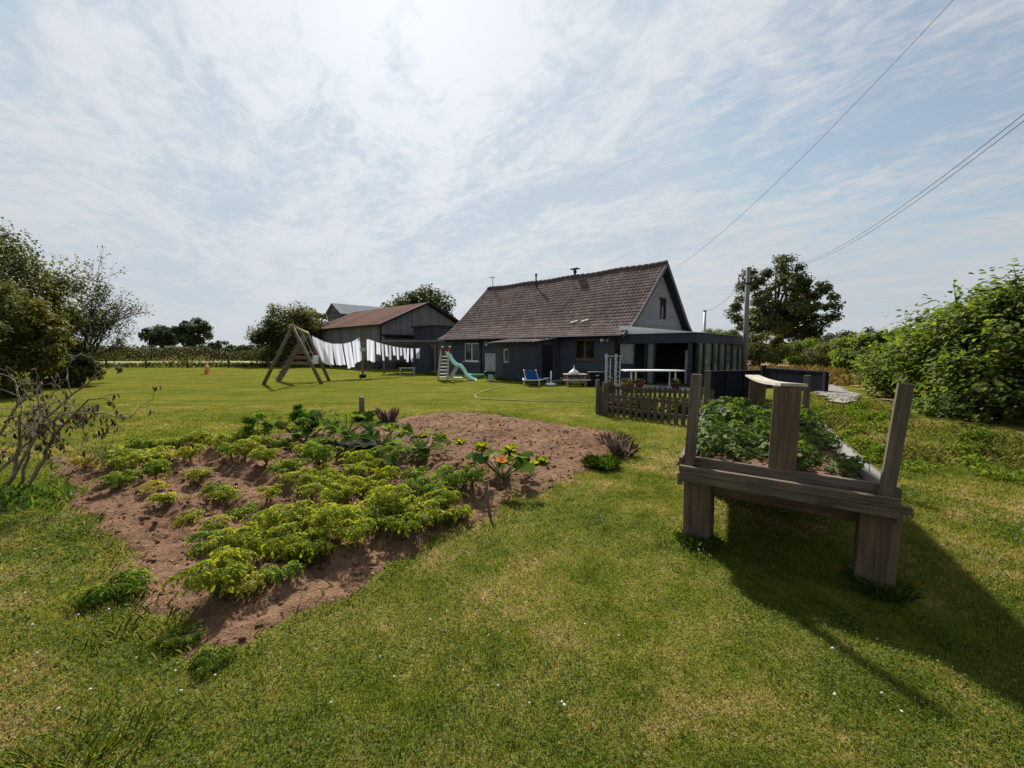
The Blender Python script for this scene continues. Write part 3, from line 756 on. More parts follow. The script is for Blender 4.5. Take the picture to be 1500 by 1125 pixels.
mb = MB(); e0 = pxe(992); e1 = pxe(999); mb.obox(TP(e0, .9, .1), -D1 * .3, D2 * .3, UP * 1.5); mb.obox(TP(e0 - .02, .88, 1.602), -D1 * .34, D2 * .34, UP * .03); mb.obox(TP(e0 + .03, .895, .3), -D1 * .24, -D2 * .02, UP * 1.1); mb.build('cabinet', m_plain('pale_cabinet', (.28, .30, .32), .5, .3), tr)
for px in (1019, 1028.5, 1041, 1050.5, 1060, 1069.5, 1078.5, 1086):
    s = pxs(px); mb = MB(); mb.obox(TP(EW, s - .11, .08), -D1 * .10, D2 * (.22 if px != 1041 else .3), UP * 1.87); mb.build('mullion', M_DARK, tr)
mb = MB(); mb.obox(TP(EW + .0, .1, .08), -D1 * .08, D2 * (SL - .1), UP * .25); mb.build('dado', M_DARK, tr)
pr = [1019, 1028.5, 1041, 1050.5, 1060, 1069.5, 1078.5, 1086]
for a_, b_ in zip(pr, pr[1:]):
    s0, s1 = pxs(a_) + .11, pxs(b_) - .11; mb = MB(); mb.obox(TP(EW + .03, s0, .34), -D1 * .015, D2 * (s1 - s0), UP * 1.6); mb.build('pane', M_GLASS2, tr)
mb = MB(); mb.obox(TP(0, SL - .1, .08), -D1 * EW, D2 * .1, UP * 1.9); mb.build('back_wall', M_SLATE, tr)

# ------------------------------------------------------------------ barn and what stands round it
BC = V(560.5, 513, 35.0); BC.z = 0
def BP(t, s, z=0.0): return BC + D1 * t + D2 * s + Vector((0, 0, z))
M_BARN = m_boards('silvered_vertical_boards', (.175, .165, .170), .2, 'h', AD1, vary=.25, rough=.9)
M_BARNG = m_boards('silvered_gable_boards', (.180, .168, .174), .2, 'h', math.atan2(D2.y, D2.x), vary=.22, rough=.9)
M_BARNH = m_boards('silvered_level_boards', (.15, .145, .142), .22, 'z', vary=.3, rough=.9)
M_RUST = m_boards('rusty_sheet', (.075, .030, .016), .9, 'h', AD1, vary=.3, rough=1.0, gap=.03)
BW, BL = 9.1, 14.0
barn = root('barn', 'weathered grey timber barn with a rusty brown sheet roof', 'barn', BP(7, 4.5))
mb = MB(); mb.obox(BP(0, 0), D1 * BL, D2 * .2, UP * 3.85); mb.build('side_wall', M_BARN, barn)
mb = MB(); mb.obox(BP(0, BW), D1 * BL, -D2 * .2, UP * 3.85); mb.build('side_wall', M_BARN, barn)
mb = MB(); mb.prism([BP(0, .2, 2.98), BP(0, BW - .2, 2.98), BP(0, BW - .2, 3.85), BP(0, BW / 2, 5.86), BP(0, .2, 3.9)], D1 * .2); mb.build('gable_wall', M_BARNG, barn)
mb = MB(); mb.obox(BP(.35, .2, 0), D1 * .15, D2 * (BW - .4), UP * 2.7); mb.build('recessed_wall', M_BARNH, barn)
mb = MB(); mb.obox(BP(-.06, .0, 2.8), D1 * .3, D2 * BW, UP * .178); mb.build('lintel_beam', M_DARK, barn)
mb = MB(); mb.prism([BP(BL, .2), BP(BL, BW - .2), BP(BL, BW - .2, 3.85), BP(BL, BW / 2, 5.86), BP(BL, .2, 3.85)], -D1 * .2); mb.build('gable_wall', M_BARNG, barn)
rfb = MB()
rfb.prism([BP(-.45, -.45, 3.72), BP(-.45, BW / 2, 5.97), BP(-.45, BW / 2, 6.03), BP(-.45, -.45, 3.80)], D1 * (BL + .8))
rfb.prism([BP(-.45, BW + .45, 3.72), BP(-.45, BW / 2 + .002, 5.97), BP(-.45, BW / 2 + .002, 6.03), BP(-.45, BW + .45, 3.80)], D1 * (BL + .8)); rfo = rfb.build('roof', M_RUST, barn)
mb = MB(); mb.beam(BP(-.5, -.45, 3.72), BP(-.5, BW / 2, 5.97), .06, .2, D1.cross(D2)); mb.beam(BP(-.5, BW + .45, 3.72), BP(-.5, BW / 2, 5.97), .06, .2); mb.build('barge_board', M_DARK, barn)
mb = MB(); mb.tube([BP(.1, -.1, 3.75), BP(.1, -.1, .1)], .06, 7); mb.build('downpipe', M_DARK, barn)
mb = MB()
for i in range(9):
    mb.box(BP(1 + i * 1.45, -.5, .35), (1.3, .5, .7 + .2 * random.random()), AD1)
tag(mb.build('log_pile', m_wood('stacked_logs', (.04, .03, .025), (.09, .07, .055), (.15, .12, .10))), 'dark low pile of stacked timber along the barn wall', 'log pile')
# tall grey shed with a metal roof behind the barn
TC = V(491.5, 513, 49.0); TC.z = 0
def SP(t, s, z=0.0): return TC + D1 * t + D2 * s + Vector((0, 0, z))
shed = root('tall_shed', 'tall narrow grey shed with a pale metal roof rising behind the barn', 'shed', SP(0, 3))
mb = MB(); mb.prism([SP(-1.9, 0), SP(1.9, 0), SP(1.9, 0, 5.9), SP(0, 0, 7.0), SP(-1.9, 0, 5.9)], D2 * .2); mb.build('gable_wall', M_BARNH, shed)
mb = MB(); mb.obox(SP(-1.9, .2), D1 * .2, D2 * 6.4, UP * 5.9); mb.obox(SP(1.7, .2), D1 * .2, D2 * 6.4, UP * 5.9); mb.build('side_wall', M_BARN, shed)
mb = MB(); mb.prism([SP(-2.25, -.3, 5.72), SP(0, -.3, 7.06), SP(0, -.3, 7.14), SP(-2.25, -.3, 5.80)], D2 * 7.2); mb.prism([SP(2.25, -.3, 5.72), SP(.002, -.3, 7.06), SP(.002, -.3, 7.14), SP(2.25, -.3, 5.80)], D2 * 7.2); mb.build('roof', M_ZINC, shed)
# dark lean-to at the barn's right shoulder and the open canopy joining it to the house
ann = root('dark_annex', 'dark slate boarded annex between the barn and the house', 'annex', HP(17.2, 5))
mb = MB(); p0 = V(637.5, 513, 33.2); p0.z = 0; mb.obox(p0, D2 * 3.2, D1 * 3.0, UP * 3.55); mb.build('wall', M_SLATE2, ann)
mb = MB(); mb.obox(p0 - D2 * .2 - D1 * .2 + UP * 3.555, D2 * 3.6, D1 * 3.4, UP * .10); mb.build('roof', M_FASCIA, ann)
can = root('canopy', 'low flat roofed canopy on dark panels joined to the left end of the house', 'canopy', HP(15.5, .2))
q0, q1 = V(676, 513, 28.6), V(604, 513, 29.0); q0.z = q1.z = 0; ax_ = (q1 - q0).normalized(); ln_ = (q1 - q0).length; inw = Vector((-ax_.y, ax_.x, 0)) * -1
mb = MB(); mb.obox(q0 + UP * 2.2 - inw * .2, ax_ * (ln_ + 2.2), inw * 3.0, UP * .13); mb.build('roof_slab', m_plain('grey_slab', (.14, .14, .14), .7, .2), can)
mb = MB(); mb.obox(q0 + ax_ * (ln_ - 1.25), ax_ * 1.28, inw * .08, UP * 1.98); mb.build('panel', M_SLATE2, can)['label'] = 'dark boarded panel'
mb = MB(); mb.obox(q0 + ax_ * .45, ax_ * 1.25, inw * .08, UP * 2.195); mb.build('panel', m_plain('grey_panel', (.085, .09, .10), .6, .3), can)['label'] = 'grey panel'
mb = MB(); a_ = q0 + ax_ * 1.88; mb.box(a_ + UP * 1.1, (.13, .13, 2.19)); mb.beam(a_ + UP * 1.7, a_ + ax_ * .45 + UP * 2.18, .08, .08); mb.build('post', M_LOG, can)
mb = MB(); mb.box(q0 + ax_ * (ln_ + 2.1) + UP * 1.1, (.1, .1, 2.19)); mb.build('post', M_LOG, can)
bn = root('bench', 'pale low bench by the left end of the dark panels', 'bench', G(597, 548)); b_ = G(597, 548)
mb = MB(); mb.box(b_ + UP * .42, (1.1, .35, .06)); mb.build('seat', M_GREYWHITE, bn)
for dx in (-.45, .45):
    mb = MB(); mb.box(b_ + Vector((dx, 0, .195)), (.08, .3, .39)); mb.build('leg', M_GREYWHITE, bn)
# ------------------------------------------------------------------ raised planter of old sleepers
ZT = .70
NL, NR = G(999, 680, ZT), G(1316, 729, ZT)
FLc, FRc = Vector((3.02, 6.30, ZT)), Vector((4.10, 5.52, ZT))
def PL(u, v, z):                                    # u across the near edge, v along the bed
    a = NL.lerp(NR, u); b = FLc.lerp(FRc, u); p = a.lerp(b, v); return Vector((p.x, p.y, z))
PLQ = [(PL(u, v, 0).x, PL(u, v, 0).y) for u, v in ((0, 0), (1, 0), (1, 1), (0, 1))]
eu = (NR - NL).normalized(); ev = ((FLc - NL) + (FRc - NR)).normalized(); en = Vector((-eu.y, eu.x, 0)); en = en if en.dot(ev) > 0 else -en
pl = root('raised_planter', 'raised strawberry bed of old timber on thick sleeper legs with tall corner posts', 'planter', PL(.5, .5, 0))
# legs
for px, py, nm in ((1019, 793, 'leg'), (1280, 864, 'leg')):
    g0 = G(px, py, 0); g0 = g0 + en * .11
    mb = MB(); wd = .215; a_ = eu * wd * .5; b_ = en * .11
    mb.obox(Vector((g0.x, g0.y, -.05)) - a_ - b_, a_ * 2, b_ * 2, Vector((.012 * (1 if px > 1100 else -1), 0, .05 + ZT - .105))); o = mb.build(nm, M_SLEEPER, pl, bevel=.012)
for u in (.1, .9):
    p = PL(u, .92, 0); mb = MB(); mb.obox(p - eu * .1 - en * .1 - UP * .05, eu * .2, en * .2, UP * (ZT - .06)); mb.build('leg', M_SLEEPER, pl, bevel=.012)
    p = PL(u, .5, 0); mb = MB(); mb.obox(p - eu * .1 - en * .1 - UP * .05, eu * .2, en * .2, UP * (ZT - .06)); mb.build('leg', M_SLEEPER, pl, bevel=.012)
# cross beam under the near end, and side sleepers
pa, pb = PL(.09, .10, .505), PL(.91, .10, .505)
mb = MB(); mb.beam(pa, pb, .12, .22); mb.build('cross_beam', M_SLEEPER, pl, bevel=.01)
for u in (.05, .95):
    mb = MB(); mb.beam(PL(u, .07, .50), PL(u, .98, .50), .10, .18); mb.build('side_beam', M_SLEEPER, pl, bevel=.01)
mb = MB()
for v in np.linspace(.05, .97, 14): mb.beam(PL(.03, v, .604), PL(.97, v, .604), .19, .025)
mb.build('floor_boards', M_BOARD, pl)
# near edge: two stacked boards outside, one inside set back
o0 = PL(-.012, 0, 0); L_ = (NR - NL).length * 1.02
mb = MB(); mb.beam(PL(-.01, -.008, .668), PL(1.0, -.008, .668), .045, .064); mb.build('edge_board', M_BOARD, pl, bevel=.005)
mb = MB(); mb.beam(PL(-.012, -.004, .602), PL(1.003, -.004, .602), .055, .064); mb.build('edge_board', M_BOARD, pl, bevel=.005)
mb = MB(); mb.beam(PL(.05, .042, .705), PL(.985, .042, .700), .04, .085); mb.build('edge_board', M_BOARD, pl, bevel=.005)
for u, dz in ((-.012, 0), (1.012, .0)):
    mb = MB(); mb.beam(PL(u, .02, .685), PL(u, 1, .685), .035, .11); mb.build('side_board', M_BOARD, pl, bevel=.005)
    mb = MB(); mb.beam(PL(u, -.0, .572), PL(u, 1, .572), .035, .10); mb.build('side_board', M_BOARD, pl, bevel=.005)
mb = MB(); mb.beam(PL(0, 1, .67), PL(1, 1, .67), .045, .13); mb.build('edge_board', M_BOARD, pl, bevel=.005)
pj = PL(1.03, .015, .61); mb = MB(); mb.beam(pj - eu * .03, pj + eu * .045, .05, .045); mb.build('board_end', M_BOARD, pl, bevel=.004)
# posts
for (bx_, by_), (tx, ty), du in (((1019, 676), (1021, 548), (.035, .010)), ((1308, 714), (1327, 562), (.965, .012))):
    p = PL(du[0], du[1] + .012, .58); top = V(tx, ty, p.y + .0)
    mb = MB(); mb.beam(p, top, .078, .062, en); mb.build('corner_post', M_BOARD, pl, bevel=.004)
for tx, ty, u in ((1037, 543, .03), (1183, 550, .96)):
    p = PL(u, .99, .55); top = V(tx, ty, p.y); mb = MB(); mb.beam(Vector((top.x, top.y, .55)), top, .08, .07, en); mb.build('corner_post', M_BOARD, pl, bevel=.004)
pc = PL(.5, .045, .62); tc_ = V(1152, 565, pc.y); HC = tc_.z
mb = MB(); mb.obox(Vector((tc_.x, pc.y, .62)) - eu * .09 - en * .055, eu * .178, en * .13, Vector((.012, 0, HC - .62))); mb.build('centre_post', M_SLEEPER, pl, bevel=.01)
pf = PL(.5, .93, .62); tf = V(1109, 553, pf.y)
mb = MB(); mb.obox(Vector((tf.x, pf.y, .62)) - eu * .10 - en * .06, eu * .2, en * .12, Vector((.02, 0, tf.z - .62))); mb.build('centre_post', M_SLEEPER, pl, bevel=.01)
pts = []; a_ = Vector((tc_.x + .01, pc.y - .07, HC + .012)); b_ = Vector((tf.x, pf.y + .12, tf.z + .02))
mb = MB(); N_ = 10
for i in range(N_):
    t0_, t1_ = i / N_, (i + 1) / N_; s0_, s1_ = -.028 * math.sin(math.pi * t0_), -.028 * math.sin(math.pi * t1_)
    mb.beam(a_.lerp(b_, t0_) + UP * s0_, a_.lerp(b_, t1_) + UP * s1_, .17, .022)
rp = mb.build('ridge_plank', M_PLANK, pl); rp['label'] = 'bleached sagging plank along the top'
# soil and fleece liner
gx = np.linspace(.02, .98, 26); gv = np.linspace(.05, .985, 60); VVs = []
for v in gv:
    for u in gx:
        p = PL(u, v, 0); VVs.append((p.x, p.y, .655 + .04 * math.sin(math.pi * u) + .03 * (float(vnoise(np.array([u * 22]), np.array([v * 50]), 4)[0]) - .5)))
idx = np.arange(26 * 60).reshape(60, 26); np_mesh('soil', np.array(VVs), np.stack([idx[:-1, :-1], idx[:-1, 1:], idx[1:, 1:], idx[1:, :-1]], -1).reshape(-1, 4), M_SOIL, pl, smooth=True)
M_FLEECE = m_plain('white_fleece', (.19, .185, .17), .9, .1, .18, 14)
for side, us in (('r', (.95, .965, .98, .994, 1.008, 1.015)), ('l', (.06, .025, .0, -.03, -.045))):
    VV_ = []; nn = 90; zs = (.675, .71, .745, .755, .72, .66) if side == 'r' else (.69, .735, .75, .70, .63)
    for i in range(nn):
        v = .03 + .95 * i / (nn - 1)
        for j, (u, z) in enumerate(zip(us, zs)):
            wv = .014 * math.sin(v * 31 + j) + .05 * (float(fbm(np.array([v * 30]), np.array([j * 1.3]), 18, 3)[0]) - .5)
            p = PL(u + wv * .35, v, z + wv * .8 + .035 * (fbm(np.array([v * 9]), np.array([j * .7]), 8, 2)[0] - .5)); VV_.append(p)
    k_ = len(us); idx = np.arange(nn * k_).reshape(nn, k_)
    f_ = np.stack([idx[:-1, :-1], idx[:-1, 1:], idx[1:, 1:], idx[1:, :-1]], -1).reshape(-1, 4)
    o = np_mesh('liner', np.array(VV_), f_, M_FLEECE, pl, smooth=True); o['label'] = 'crumpled white fleece lining'

# ------------------------------------------------------------------ picket fence enclosure
FL_, FR_, BLk, BRk = G(881, 606), G(1034, 627), Vector((3.05, 12.7, 0)), Vector((5.45, 11.1, 0))
def picket(p0, p1, hgt, n, name, label, cat='fence', pw=.085, rails=(.18, .48)):
    r = root(name, label, cat, ((p0 + p1) / 2)[:]); d = (p1 - p0).normalized(); q = Vector((-d.y, d.x, 0))
    for k in range(n):
        p = p0.lerp(p1, k / (n - 1)); h_ = hgt * (1 + .08 * (random.random() - .5)); ti = d * (random.random() - .5) * .03
        mb = MB(); w_ = pw * (.9 + .25 * random.random())
        a0 = p - d * w_ / 2
        mb.prism([a0, a0 + d * w_, a0 + d * w_ + ti + UP * (h_ - .05), a0 + d * w_ / 2 + ti + UP * h_, a0 + ti + UP * (h_ - .05)], q * .022); mb.build('picket', M_PICKET, r)
    for z in rails:
        mb = MB(); mb.beam(p0 - d * .03 + UP * z * hgt / .6 + q * .042, p1 + d * .03 + UP * z * hgt / .6 + q * .042, .038, .07); mb.build('rail', M_PICKET, r)
    return r
rA = picket(FL_, FR_, .60, 17, 'picket_fence', 'front run of low mossy picket fence closing the flower bed')
rB = picket(BLk, BRk, .58, 22, 'picket_fence', 'rear run of low picket fence nearest the white table')
rC = picket(FL_ + Vector((-.02, .12, 0)), BLk, .66, 12, 'picket_fence', 'left side run of low picket fence facing the lawn')
for r_, p_, h_ in ((rA, FL_ + Vector((.06, -.05, 0)), .82), (rC, FL_ + Vector((-.10, .05, 0)), .88), (rB, BLk + Vector((.05, .02, 0)), .8)):
    mb = MB(); mb.beam(p_, p_ + UP * h_, .09, .09, (0, 1, 0)); mb.build('post', M_PICKET, r_, bevel=.006)

# tall pale patchy posts at the left of the enclosure
M_BIRCH = m_plain('pale_patchy_paint', (.36, .38, .39), .7, .3, .5, 16)
for px, lab in ((888, 'left one of two tall pale mottled posts with a stub arm by the fence'), (902, 'right one of two tall pale mottled posts with a stub arm by the fence')):
    p = V(px, 553, 13.2); p.z = 0; r = root('trellis_post', lab, 'post', p, 'pale mottled posts behind the picket fence')
    mb = MB(); mb.beam(p, p + UP * 1.52, .07, .03, (0, 1, 0)); mb.beam(p + Vector((.13, 0, 0)), p + Vector((.13, 0, 1.38)), .025, .025, (0, 1, 0))
    for z in np.arange(.2, 1.4, .15): mb.beam(p + Vector((.036, 0, z)), p + Vector((.116, 0, z)), .015, .012)
    mb.build('pole', M_BIRCH, r)
    mb = MB(); mb.beam(p + Vector((-.08, -.025, 1.46)), p + Vector((.2, -.025, 1.44)), .02, .035); mb.build('arm', M_BIRCH, r)

# long white table on the terrace
tb = root('long_table', 'long white topped table in front of the glazed terrace', 'table', V(955, 560, 17.0)); t0, t1 = V(913, 541, 17.0), V(998, 541, 17.0); t0.z = t1.z = .80
mb = MB(); mb.beam(t0, t1, .8, .05); mb.build('tabletop', M_WHITE, tb)
for px in (928, 985):
    for dy in (-.3, .3):
        p = V(px, 550, 17.0); mb = MB(); mb.box((p.x, 17.0 + dy, .40), (.05, .05, .75)); mb.build('leg', M_WHITE, tb)
for i, (px, c, nm) in enumerate(((916, (.30, .11, .08), 'reddish'), (924, (.22, .10, .07), 'brown'), (937, (.26, .05, .07), 'crimson'), (990, (.12, .05, .06), 'dark'))):
    p = V(px, 552, 16.2); p.z = 0; r = root('flower_pot', f'{nm} pot standing under the long white table', 'pot', p, 'pots under the white table')
    mb = MB(); mb.lathe(p, [(.10, 0), (.15, .30), (.17, .31), (.17, .36), (.14, .36), (.13, .30)], 14); mb.build('pot', m_plain('pot_' + nm, c, .7, .3), r, True)
    P0 = np.tile(np.array(p + UP * .33), (90, 1)); D0 = unit(rng.normal(size=(90, 3)) * [1, 1, .5] + [0, 0, .8])
    leaf_obj('plant', P0 + D0 * rng.uniform(0, .12, (90, 1)), D0, rdir(90), rng.uniform(.08, .17, 90), .05, bpy.data.materials.get('pot_leaf') or m_leaf('pot_leaf', [(.2, (.03, .05, .012)), (.6, (.08, .11, .025)), (.9, (.20, .10, .05))]), r, rng.random(90))
p = V(1014, 553, 15.6); p.z = .55
# ------------------------------------------------------------------ dark board screens
ds = root('board_screen', 'near black boarded screen beside the utility pole', 'screen', V(1077, 580, 13.4)); a, b = V(1040, 545, 13.2), V(1115, 544, 13.8); h_ = (a.z + b.z) / 2; a.z = b.z = 0
M_SCREEN = m_boards('near_black_boards', (.016, .017, .024), .145, 'h', 0, vary=.2, rough=.5)
mb = MB(); mb.obox(a, b - a, (0, .04, 0), UP * h_); mb.build('panel', M_SCREEN, ds)
mb = MB(); mb.obox(a + Vector((-.02, -.03, h_ + .002)), b - a + Vector((.04, 0, 0)), (0, .1, 0), UP * .04); mb.build('cap_rail', M_DARK, ds)
for i in range(1, 3): mb = MB(); mb.box(a.lerp(b, i / 3) + Vector((0, -.03, h_ / 2)), (.07, .05, h_)); mb.build('batten', M_DARK, ds)
d2 = root('board_screen', 'long near black boarded screen running toward the gravel drive', 'screen', V(1165, 585, 14)); a, b = V(1118, 540, 15.6), V(1210, 546, 12.9); za, zb = a.z, b.z; a.z = b.z = 0
ey_ = Vector(((b - a).y, -(b - a).x, 0)).normalized() * .04
mb = MB(); mb.prism([a, b, b + UP * zb, a + UP * za], ey_); mb.build('panel', M_SCREEN, d2)
mb = MB(); mb.beam(a + UP * (za + .022), b + UP * (zb + .022), .12, .04); mb.build('cap_rail', M_DARK, d2)
mb = MB(); mb.box(a + UP * (za / 2 + .06), (.16, .16, za + .14)); mb.build('end_post', M_DARK, d2)
mb = MB(); mb.box(b + UP * zb / 2, (.12, .12, zb + .03)); mb.build('end_post', M_DARK, d2)

# ------------------------------------------------------------------ poles and wires
up = V(1092, 513, 21.5); up.z = 0; r = root('utility_pole', 'tall slim grey utility pole beside the glazed terrace', 'pole', up)
tp = V(1096, 394, 21.5); mb = MB(); mb.tube([up - UP * .2, up.lerp(tp, .5), tp], [.135, .12, .10], 12); mb.build('pole', m_wood('pole_wood', (.12, .11, .10), (.19, .18, .165), (.19, .185, .17), (.8, 20, 1)), r, True)
mb = MB(); mb.box(tp - UP * .75, (.24, .28, .08)); mb.tube([tp - UP * .7 + Vector((-.15, 0, 0)), tp - UP * .5 + Vector((-.15, 0, 0))], .04, 8); mb.tube([tp - UP * .7 + Vector((.15, 0, 0)), tp - UP * .5 + Vector((.15, 0, 0))], .04, 8); mb.build('bracket', M_DARK, r)
fp = V(1032.5, 513, 27.5); fp.z = 0; r = root('flue_pole', 'thin dark pole rising behind the glazed terrace roof', 'pole', fp); ft = V(1032.5, 456, 27.5)
mb = MB(); mb.tube([fp, ft], .085, 10); mb.build('pole', M_METAL, r, True); mb = MB(); mb.tube([ft, ft + UP * .06], .11, 10); mb.build('cap', M_DARK, r)
def wire(a, b, sag, rad, label, grp='overhead wires'):
    n_ = 40; pts = [a.lerp(b, i / n_) - UP * sag * 4 * (i / n_) * (1 - i / n_) for i in range(n_ + 1)]
    mb = MB(); mb.tube(pts, rad, 5); o = mb.build('overhead_wire', bpy.data.materials.get('wire_black') or m_plain('wire_black', (.11, .11, .12), .6), None, True); return tag(o, label, 'wire', grp)
# passing points are found from the sight lines, then the wire is carried on to poles standing outside the view
def line_through(pxa, Ya, pxb, Yb, ext):
    a, b = V(*pxa, Ya), V(*pxb, Yb); return a, b + (b - a) * ext
a, b = line_through((990, 392), 22.4, (1372, -2), 9.0, .25); wire(a, b, .62, .007, 'single wire running from the gable peak up over the lawn')
a, b = line_through((1172, 386), 40, (1501, 139), 12, .2); wire(a, b, .95, .013, 'upper of two long wires rising over the oak')
a, b = line_through((1176, 387), 40, (1501, 149), 12, .2); wire(a, b, .95, .013, 'lower of two long wires rising over the oak')
wire(tp - UP * .5 + Vector((-.15, 0, 0)), ft, .35, .012, 'short slack wire between the utility pole and the thin pole')

# ------------------------------------------------------------------ swing set
sw = root('swing_set', 'timber swing frame with climbing ramp and log legs beside the washing line', 'swing set', G(440, 560))
n1, n2, f1, f2 = G(386, 563), G(471, 563), G(407, 558.5), G(482, 557.5)
ta, tb_ = V(428, 478, n1.y + .1), V(450, 488, f1.y + .15)
for p, t_ in ((n1, ta), (n2, ta), (f2, tb_)):
    mb = MB(); mb.tube([p - (t_ - p).normalized() * .05, p.lerp(t_, .5), t_ + (t_ - p).normalized() * .1], [.085, .08, .07], 9); mb.build('leg', M_LOG, sw, True)
mb = MB(); mb.beam(f1, tb_, .26, .09, (0, 1, .2)); o = mb.build('climbing_ramp', M_LOG, sw); o['label'] = 'broad climbing ramp'
mb = MB()
for k in range(2, 9): q_ = f1.lerp(tb_, k / 10) + Vector((-.03, -.05, .04)); mb.beam(q_ - Vector((.16, .06, 0)), q_ + Vector((.16, -.06, 0)), .04, .05)
mb.build('rungs', M_LOG, sw)
mb = MB(); mb.tube([ta + (ta - tb_).normalized() * .25, tb_ + (tb_ - ta).normalized() * .1], .075, 9); mb.build('top_beam', m_plain('yellowed_beam', (.30, .27, .12), .8, .2, .3), sw, True)
for z, c in ((1.25, 'a'), (1.52, 'b'), (.95, 'c')):
    k_ = z / tb_.z; mb = MB(); mb.beam(f1.lerp(tb_, k_) + Vector((.2, -.12, 0)), f2.lerp(tb_, k_) + Vector((-.05, -.12, 0)), .05, .15); mb.build('cross_board', M_BROWN if c != 'c' else M_LOG, sw)
sp = V(460, 532, 21.2); mb = MB(); mb.box(sp, (.32, .30, .05)); mb.obox(sp + Vector((-.14, .12, .03)), (.28, 0, 0), (0, .04, 0), (0.04, 0, .38)); mb.obox(sp + Vector((-.14, -.15, .03)), (.04, 0, 0), (0, .27, 0), (0, 0, .16)); mb.obox(sp + Vector((.11, -.15, .03)), (.04, 0, 0), (0, .27, 0), (0, 0, .16)); o = mb.build('swing_seat', M_WHITE, sw); o['label'] = 'white child seat'
mb = MB()
for dx in (-.13, .13):
    m_ = ta.lerp(tb_, .5); mb.tube([sp + Vector((dx, 0, .03)), Vector((m_.x + dx * .4, m_.y, m_.z))], .012, 5)
mb.build('rope', M_GREYWHITE, sw)

# ------------------------------------------------------------------ washing line and laundry
cp = G(531.5, 553); r = root('clothes_post', 'wooden clothes post with a short crossbar in the middle of the washing line', 'clothes post', cp); ct = V(531.5, 494, cp.y)
mb = MB(); mb.beam(cp, ct, .10, .10, (0, 1, 0)); mb.build('post', M_LOG, r)
mb = MB(); mb.beam(ct + Vector((-.3, 0, -.1)), ct + Vector((.3, 0, -.1)), .06, .07); mb.build('crossbar', M_LOG, r)
mb = MB(); mb.box(cp + UP * .1, (.32, .3, .22)); mb.build('foot', M_DARK, r)
mb = MB(); mb.box(V(531.5, 512, cp.y - .08), (.3, .12, .2)); mb.build('peg_bag', m_plain('pale_green', (.32, .42, .30), .8, .1), r)
def line_pts(a, b, sag, n=40): return [a.lerp(b, i / n) - UP * sag * 4 * (i / n) * (1 - i / n) for i in range(n + 1)]
La, Lm, Lm2, Lb = V(456, 491, 22.2), V(527, 494.5, cp.y), V(537, 495.5, cp.y), V(616, 510, 28.0)
lines = {'A': line_pts(La, Lm, .42), 'B': line_pts(Lm2, Lb, .20)}
for k, lab in (('A', 'left span of washing line from swing frame to clothes post'), ('B', 'right span of washing line from clothes post to canopy')):
    mb = MB(); mb.tube(lines[k], .008, 5); tag(mb.build('washing_line', M_GREYWHITE), lab, 'washing line', 'spans of washing line')
def px_of(p):
    v = Vector(p) - Vector((0, 0, EYE)); c, s = math.cos(PITCH), math.sin(PITCH); d = v.y * c - v.z * s; u = v.y * s + v.z * c
    return CX + F * v.x / d, CY - F * u / d
def m_cloth(name, c):
    m, nt, out = new_mat(name); p = principled(nt, None, ramp(nt, noise(nt, coord(nt), 5, 3), [(.3, tuple(x * .9 for x in c)), (.7, c)]), .9, .1)
    t = nt.nodes.new('ShaderNodeBsdfTranslucent'); t.inputs[0].default_value = (*c, 1)
    mx = nt.nodes.new('ShaderNodeMixShader'); mx.inputs[0].default_value = .42
    nt.links.new(p.outputs[0], mx.inputs[1]); nt.links.new(t.outputs[0], mx.inputs[2]); nt.links.new(mx.outputs[0], out.inputs[0]); return m
M_CW = m_cloth('white_linen', (.76, .78, .90)); M_CP = m_cloth('patterned_linen', (.66, .65, .72)); M_CG = m_cloth('greyish_linen', (.50, .50, .56))
def line_at(k, px):
    L_ = lines[k]; px = min(max(px, px_of(L_[0])[0] + 1e-4), px_of(L_[-1])[0] - 1e-4)
    for a, b in zip(L_, L_[1:]):
        x0, x1 = px_of(a)[0], px_of(b)[0]
        if x0 <= px <= x1: return a.lerp(b, (px - x0) / (x1 - x0))
    return L_[-1]
def laundry(k, x0, x1, ybot, shift, mat, name, label, cat, grp, fold=.05):
    a, b = line_at(k, x0), line_at(k, x1); nu, nv = 14, 14; vs = []
    ya = (px_of(a)[1] + px_of(b)[1]) / 2; drop = (ybot - ya) / F * (a.y + b.y) / 2; sx = shift / F * (a.y + b.y) / 2
    ph = random.random() * 6
    for j in range(nv + 1):
        v = j / nv
        for i in range(nu + 1):
            u = i / nu; p = a.lerp(b, u)
            p = p + Vector((sx * v ** 1.3, -.25 * abs(sx) * v, -drop * v + .02 * math.sin(u * 9 + ph) * v))
            p = p + Vector((.3, -1, 0)) * fold * (.3 + v) * math.sin(u * 11 + ph + v * 1.5) * .8
            vs.append(p)
    idx = np.arange((nu + 1) * (nv + 1)).reshape(nv + 1, nu + 1)
    o = np_mesh(name, np.array([tuple(p) for p in vs]), np.stack([idx[:-1, :-1], idx[:-1, 1:], idx[1:, 1:], idx[1:, :-1]], -1).reshape(-1, 4), mat, smooth=True)
    return tag(o, label, cat, grp)
GA = 'large white linens on the left span'; GB = 'small washing on the right span'
laundry('A', 457, 473.5, 533, 13, M_CW, 'bed_sheet', 'large white sheet hanging nearest the swing frame', 'sheet', GA)
laundry('A', 474.5, 486.5, 533, 2, M_CP, 'bed_sheet', 'faintly patterned off white sheet, second from the swing frame', 'sheet', GA)
laundry('A', 487, 501, 534.5, 5, M_CW, 'bed_sheet', 'bluish white sheet hanging third from the swing frame', 'sheet', GA)
laundry('A', 503, 514, 538, 6, M_CW, 'bed_sheet', 'longest white sheet, second to the left of the clothes post', 'sheet', GA)
